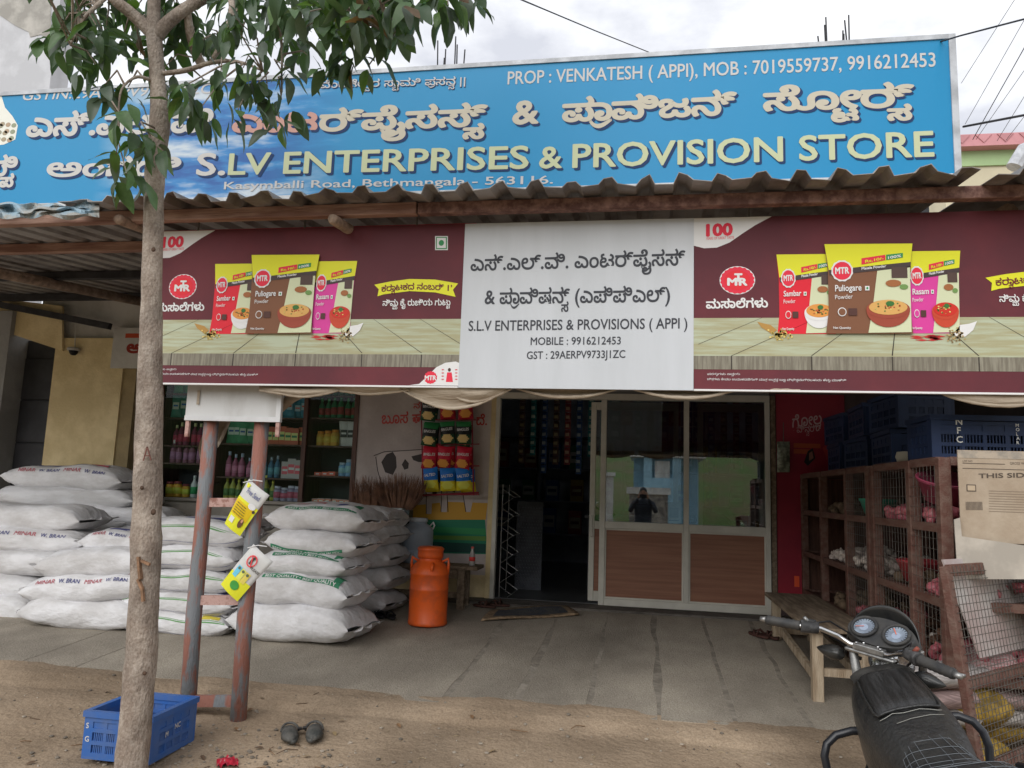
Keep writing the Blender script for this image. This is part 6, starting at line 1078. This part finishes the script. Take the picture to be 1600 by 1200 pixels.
PIV = V((0, .40, .95)); SAX = V((0, -math.sin(math.radians(26)), math.cos(math.radians(26)))); SR = Matrix.Rotation(-.745, 3, SAX)
def stv(p): return PIV + SR @ (V(p) - PIV)
def bld(mb, name, mat, smooth=True, st=False, bevel=0, parent=None, solid=0):
    if st: mb.v = [tuple(stv(p)) for p in mb.v]
    return mb.build(name, mat, parent or mt_, smooth, bevel, True, solid)
def wheel(y, st, w):
    t = MB(); t.grid(lambda u, v: V(((w + .0) * math.sin(2 * PI * v) * .9, y + (.262 + w * .75 * math.cos(2 * PI * v)) * math.cos(2 * PI * u), .30 + (.262 + w * .75 * math.cos(2 * PI * v)) * math.sin(2 * PI * u))), 36, 10, None, True); o = bld(t, 'wheel', m_tyre, True, st)
    r = MB(); r.grid(lambda u, v: V((.032 * math.cos(PI * v) , y + (.222 + .012 * math.sin(PI * v)) * math.cos(2 * PI * u), .30 + (.222 + .012 * math.sin(PI * v)) * math.sin(2 * PI * u))), 36, 4); bld(r, 'rim', m_al, True, st, parent=o, solid=.006)
    for i in range(6): a = i * PI / 3; bld(MB().beam((0, y + .03 * math.cos(a), .30 + .03 * math.sin(a)), (0, y + .22 * math.cos(a), .30 + .22 * math.sin(a)), .02, .03, None, (1, 0, 0)), 'spoke', m_al, False, st, parent=o)
    bld(MB().tube([(-.06, y, .30), (.06, y, .30)], .045, 14), 'hub', m_al, True, st, parent=o)
wheel(.70, True, .045); wheel(-.62, False, .055)
for s in (-1, 1):
    bld(MB().tube([(s * .085, .70, .30), (s * .085, .58, .55), (s * .085, .41, .95)], [.026, .024, .018], 10), 'fork_leg', m_al, True, True)
    bld(MB().tube([(s * .04, -.10, .62), (s * .05, -.40, .64), (s * .06, -.78, .74)], .014, 8), 'frame_tube', m_bp); bld(MB().tube([(s * .12, -.62, .30), (s * .12, -.50, .66)], .026, 10), 'rear_shock', m_al)
    bld(MB().beam((s * .09, -.62, .30), (s * .09, -.05, .34), .03, .04), 'swing_arm', m_bp, False)
bld(MB().grid(lambda u, v: V(((-.055 + .11 * v), .70 + .315 * math.cos(.2 + 2.1 * u), .30 + .315 * math.sin(.2 + 2.1 * u) + .012 * math.sin(PI * v))), 14, 4), 'front_fender', m_bp, True, True, solid=.004)
en = bld(MB().box(-.12, .12, -.10, .24, .26, .46), 'engine', m_al, False, False, .02)
for i in range(7): bld(MB().box(-.085, .085, .10, .28, .47 + i * .028, .48 + i * .028), 'cooling_fin', m_al, False, parent=en)
bld(MB().box(-.06, .06, .12, .26, .46, .68), 'cylinder', m_pl, False, parent=en); bld(MB().tube([(.0, .38, .90), (0, .36, .6), (.0, .28, .3)], .02, 8), 'down_tube', m_bp)
bld(MB().tube([(.09, .27, .50), (.12, .33, .38), (.13, .2, .26), (.15, -.3, .28), (.16, -.75, .36)], [.018, .018, .02, .04, .042], 12), 'exhaust_pipe', m_chr)
def tank(u, v, off=0.):            # u front to rear, v around the top from left to right
    y = .37 - .68 * u; w = (.115 + .06 * math.sin(PI * (u * .8 + .12)) - .05 * max(0, u - .55)) ; top = .945 - .19 * u - .05 * max(0, .18 - u) * 4; a = PI * v; low = .66 - .07 * u
    x = -(w + off) * math.copysign(abs(math.cos(a)) ** .7, math.cos(a)); z = low + (top - low + off) * max(0, math.sin(a)) ** .55
    if u < .0001 or u > .9999: pass
    return V((x, y, z + .004 * math.sin(9 * u + 5 * v)))
mb = MB(); mb.grid(lambda u, v: tank(u, v) if 0 < u < 1 else V((tank(u, v).x * .55, tank(u, v).y, .72 + (tank(u, v).z - .72) * .6)), 18, 18); tk_ = bld(mb, 'fuel_tank', m_lea)
bld(MB().grid(lambda u, v: tank(.12 + .43 * u + .02 * math.sin(PI * v), .345 + .31 * v + .03 * u * (v - .5), .026 * (math.sin(PI * u) ** .3) * (math.sin(PI * v) ** .3) + .004), 14, 14), 'tank_pouch', M('worn_leather', (.035, .035, .036), .34, 0, .3, 5, .3, 50, spec=.5, c2=(.016, .016, .016), stretch=(14, 1, 1)), parent=tk_)
edge = [(.12 + .43 * t, .335) for t in (0, .2, .4, .6, .8, .95)] + [(.565, .34 + .32 * t) for t in (.03, .2, .4, .6, .8, .97)] + [(.12 + .43 * t, .665) for t in (.95, .8, .6, .4, .2, 0)]
bld(MB().tube([tank(u, v, .012) for u, v in edge], .006, 6), 'pouch_piping', m_lea, parent=tk_); bld(MB().tube([tank(.585 + .008 * math.sin(t * 17), .335 + .33 * t, .006) for t in (0, .15, .3, .45, .6, .75, .9, 1)], .0013, 5), 'torn_edge', ink(125, 125, 120), parent=tk_); bld(MB().tube([tank(.66 - .05 * t, .42 + .25 * t, .004) for t in (0, .3, .6, 1)], .0011, 5), 'torn_edge', ink(120, 120, 115), parent=tk_)
bld(MB().grid(lambda u, v: tank(.02 + .14 * u, .3 + .4 * v, .012 + .014 * math.sin(PI * u)), 6, 8), 'front_flap', M('worn_flap', (.05, .048, .044), .6, 0, .3, 12), parent=tk_)
def seat(u, v, off=0.):
    y = -.13 - .66 * u; w = .085 + .08 * u ** .6 - .03 * max(0, u - .8) * 3; top = .80 - .045 * math.sin(PI * min(1, u * 1.5)) + .05 * u; a = PI * v; x = -(w + off) * math.copysign(abs(math.cos(a)) ** .6, math.cos(a)); z = top - .11 + (.11 + off) * math.sin(a) ** .5 if 0 < v < 1 else top - .11
    return V((x, y, z))
st_ = bld(MB().grid(lambda u, v: seat(u, v), 18, 16), 'seat', m_lea)
for k in range(9): bld(MB().tube([seat(.03 + .085 * k + .05 * math.sin(PI * v), v, .002) for v in [.14 + .06 * i for i in range(13)]], .0011, 4), 'stitch_line', m_thr, parent=st_)
for k in range(9): bld(MB().tube([seat(u, .16 + .085 * k + .02 * math.sin(7 * u), .002) for u in [.02 + .08 * i for i in range(12)]], .0011, 4), 'stitch_line', m_thr, parent=st_)
bld(MB().grid(lambda u, v: V((-.13 + .26 * v, -.70 - .25 * u, .74 + .08 * u + .05 * math.sin(PI * v))), 8, 8), 'tail_cowl', m_bp, solid=.01); bld(MB().box(-.06, .06, -.97, -.94, .76, .81), 'tail_light', ink(150, 25, 30), False, bevel=.008); bld(MB().tube([(-.15, -.55, .80), (-.17, -.75, .84), (-.12, -.95, .88), (.12, -.95, .88), (.17, -.75, .84), (.15, -.55, .80)], .012, 8), 'grab_rail', m_guard)
for s in (-1, 1):
    sp = bld(MB().grid(lambda u, v: V((s * (.125 + .02 * math.sin(PI * u)), .02 - .36 * u, .46 + .26 * v - .05 * u * v)), 8, 6), 'side_panel', m_bp, solid=.008); bld(MB().beam((s * .157, -.06, .62), (s * .157, -.22, .60), .004, .02), 'red_stripe', ink(165, 45, 40), False, parent=sp)
    bld(MB().tube([(s * .04, .30, .67), (s * .10, .308, .695), (s * .17, .31, .705), (s * .235, .305, .70), (s * .28, .295, .675), (s * .302, .287, .635), (s * .306, .28, .58), (s * .29, .275, .52), (s * .24, .265, .44), (s * .15, .255, .38), (s * .06, .24, .34)], .016, 12), 'crash_guard', m_guard)
    bld(MB().tube([(s * .10, -.02, .33), (s * .24, -.02, .33)], .016, 8), 'foot_peg', m_tyre)
bld(MB().tube([(-.08, .02, .30), (-.20, -.06, .12), (-.24, -.08, .03)], .013, 8), 'side_stand', m_guard)
# steered group
hb_ = [(-.37, .22, 1.03), (-.24, .255, 1.035), (-.18, .30, 1.035), (-.13, .355, 1.01), (-.08, .372, .985), (.08, .372, .985), (.13, .355, 1.01), (.18, .30, 1.035), (.24, .255, 1.035), (.37, .22, 1.03)]
hbar = bld(MB().tube(hb_, .0115, 12), 'handlebar', m_chr, True, True)
for s in (-1, 1):
    a, b = V((s * .385, .216, 1.03)), V((s * .245, .254, 1.035)); mb = MB(); n = 14; mb.tube([a.lerp(b, i / n) for i in range(n + 1)], [.0195 + (.0022 if i % 2 else 0) for i in range(n + 1)], 12); g = bld(mb, 'grip', m_pl, True, True); bld(MB().tube([a + (a - b).normalized() * .028, a], [.010, .014], 10), 'bar_end', m_al, True, True, parent=g)
    bld(MB().tube([b, V((s * .185, .297, 1.036))], [.028, .025], 12), 'switch_housing', M('switch_grey', (.08, .08, .082), .5, 0, .3, 25), True, True, .004); bld(MB().box(s * .215 - .018, s * .215 + .018, .27, .30, 1.045, 1.066), 'switch_block', m_pl, False, True, .004)
    bld(MB().tube([(s * .19, .31, 1.03), (s * .22, .315, 1.028), (s * .30, .295, 1.025), (s * .385, .275, 1.018), (s * .40, .27, 1.018)], [.010, .008, .007, .006, .008], 8), 'brake_lever' if s > 0 else 'clutch_lever', m_al, True, True)
    bld(MB().tube([(s * .09, .50, .90), (s * .14, .49, .90)], .008, 8), 'indicator_stalk', m_pl, True, True); bld(MB().grid(lambda u, v: V((s * (.14 + .135 * u), .455 + .036 * math.cos(2 * PI * v) * math.sin(PI * u ** .7) ** .8, .905 + .033 * math.sin(2 * PI * v) * math.sin(PI * u ** .7) ** .8)), 10, 10, None, True), 'indicator', m_bp, True, True)
    bld(MB().tube([(s * .18, .31, 1.02), (s * .15, .42, .97), (s * .09, .47, .90), (s * .05, .44, .82)], .005, 6), 'control_cable', m_blk, True, True)
    bld(MB().tube([(s * .085, .40, .955), (s * .085, .395, .985)], .021, 12), 'fork_cap', m_chr, True, True)
for k, q in enumerate(((-.03, .012), (.03, .012), (-.05, -.012), (.05, -.012))): bld(MB().tube([(q[0], .372 + q[1], .999), (q[0], .371 + q[1], 1.006)], .006, 8), 'clamp_bolt', m_chr, True, True)
for s in (-1, 1):
    bld(MB().tube([(s * .20, .285, 1.055), (s * .17, .36, 1.06), (s * .10, .45, 1.0), (s * .03, .46, .93)], .004, 6), 'control_cable', m_blk, True, True); bld(MB().tube([(s * .22, .27, 1.055), (s * .235, .262, 1.075)], [.010, .008], 8), 'switch_knob', ink(110, 60, 50) if s > 0 else m_al, True, True)
bld(MB().box(.185, .235, .285, .33, 1.02, 1.055), 'brake_reservoir', m_al, False, True, .006)
bld(MB().box(-.105, .105, .365, .425, .955, .972), 'top_yoke', m_al, False, True, .008); bld(MB().box(-.065, .065, .355, .39, .972, 1.0), 'bar_clamp', m_al, False, True, .006); bld(MB().tube([(0, .41, .972), (0, .405, .985)], .018, 14), 'ignition_lock', m_al, True, True); bld(MB().box(-.002, .002, .400, .412, .984, .9875), 'key_slot', m_blk, False, True)
cl_n = V((0, -.62, .78)).normalized(); cl_u = V((1, 0, 0)); cl_v = cl_n.cross(cl_u)
def cp_(u, v, n=0): return V((0, .475, 1.035)) + cl_u * u + cl_v * v + cl_n * n
pod = bld(MB().grid(lambda u, v: cp_(.155 * math.cos(2 * PI * v) * (1 if u > .02 else .0) * min(1, .85 + .15 * u) * (1 - .0 * u), .075 * math.sin(2 * PI * v) * (1 if u > .02 else 0) - .0, .012 - .075 * max(0, u - .35)), 8, 28, None, True), 'instrument_pod', m_pl, True, True)
m_face = M('dial_face', (.30, .36, .43), .3, 0, .2, 16, c2=(.17, .20, .25))
for s in (-1, 1):
    c = s * .068; R_ = .050; ring = [cp_(c + R_ * math.cos(i * PI / 14), R_ * math.sin(i * PI / 14), .022) for i in range(29)]; d = bld(MB().tube(ring, .0075, 8), 'dial', m_pl, True, True)
    bld(MB().add([cp_(c + .046 * math.cos(i * PI / 14), .046 * math.sin(i * PI / 14), .020) for i in range(28)], [tuple(range(28))]), 'dial_face', m_face, False, True, parent=d); mb = MB()
    for i in range(16): a = -.6 + i * (PI + 1.2) / 15; mb.beam(cp_(c + .034 * math.cos(a), .034 * math.sin(a), .0215), cp_(c + .042 * math.cos(a), .042 * math.sin(a), .0215), .002, .001)
    bld(mb, 'tick_marks', m_blk, False, True, parent=d); a = 3.5 if s < 0 else 2.2; bld(MB().beam(cp_(c, 0, .024), cp_(c + .034 * math.cos(a), .034 * math.sin(a), .024), .003, .0015), 'needle', ink(195, 90, 60), False, True, parent=d); bld(MB().add([cp_(c + .018 * math.cos(i * PI / 8), .018 * math.sin(i * PI / 8) - .004, .0208) for i in range(16)], [tuple(range(16))]), 'dial_centre', ink(120, 130, 145), False, True, parent=d)
bld(MB().grid(lambda u, v: V((-.175 * math.cos(PI * v) * (1 - .12 * u), .50 + .10 * math.sin(PI * v) * (.5 + .5 * (1 - u)) - .015 * u, .90 + .06 * math.sin(PI * v) + .185 * u * math.sin(PI * v) ** .45)), 10, 20), 'visor', m_bp, True, True, solid=.006)
bld(MB().grid(lambda u, v: V((.10 * math.cos(2 * PI * v) * math.sin(PI * .5 * u), .58 + .06 * math.cos(PI * .5 * u), .90 + .10 * math.sin(2 * PI * v) * math.sin(PI * .5 * u))), 8, 20, None, True), 'headlamp', m_chr, True, True)
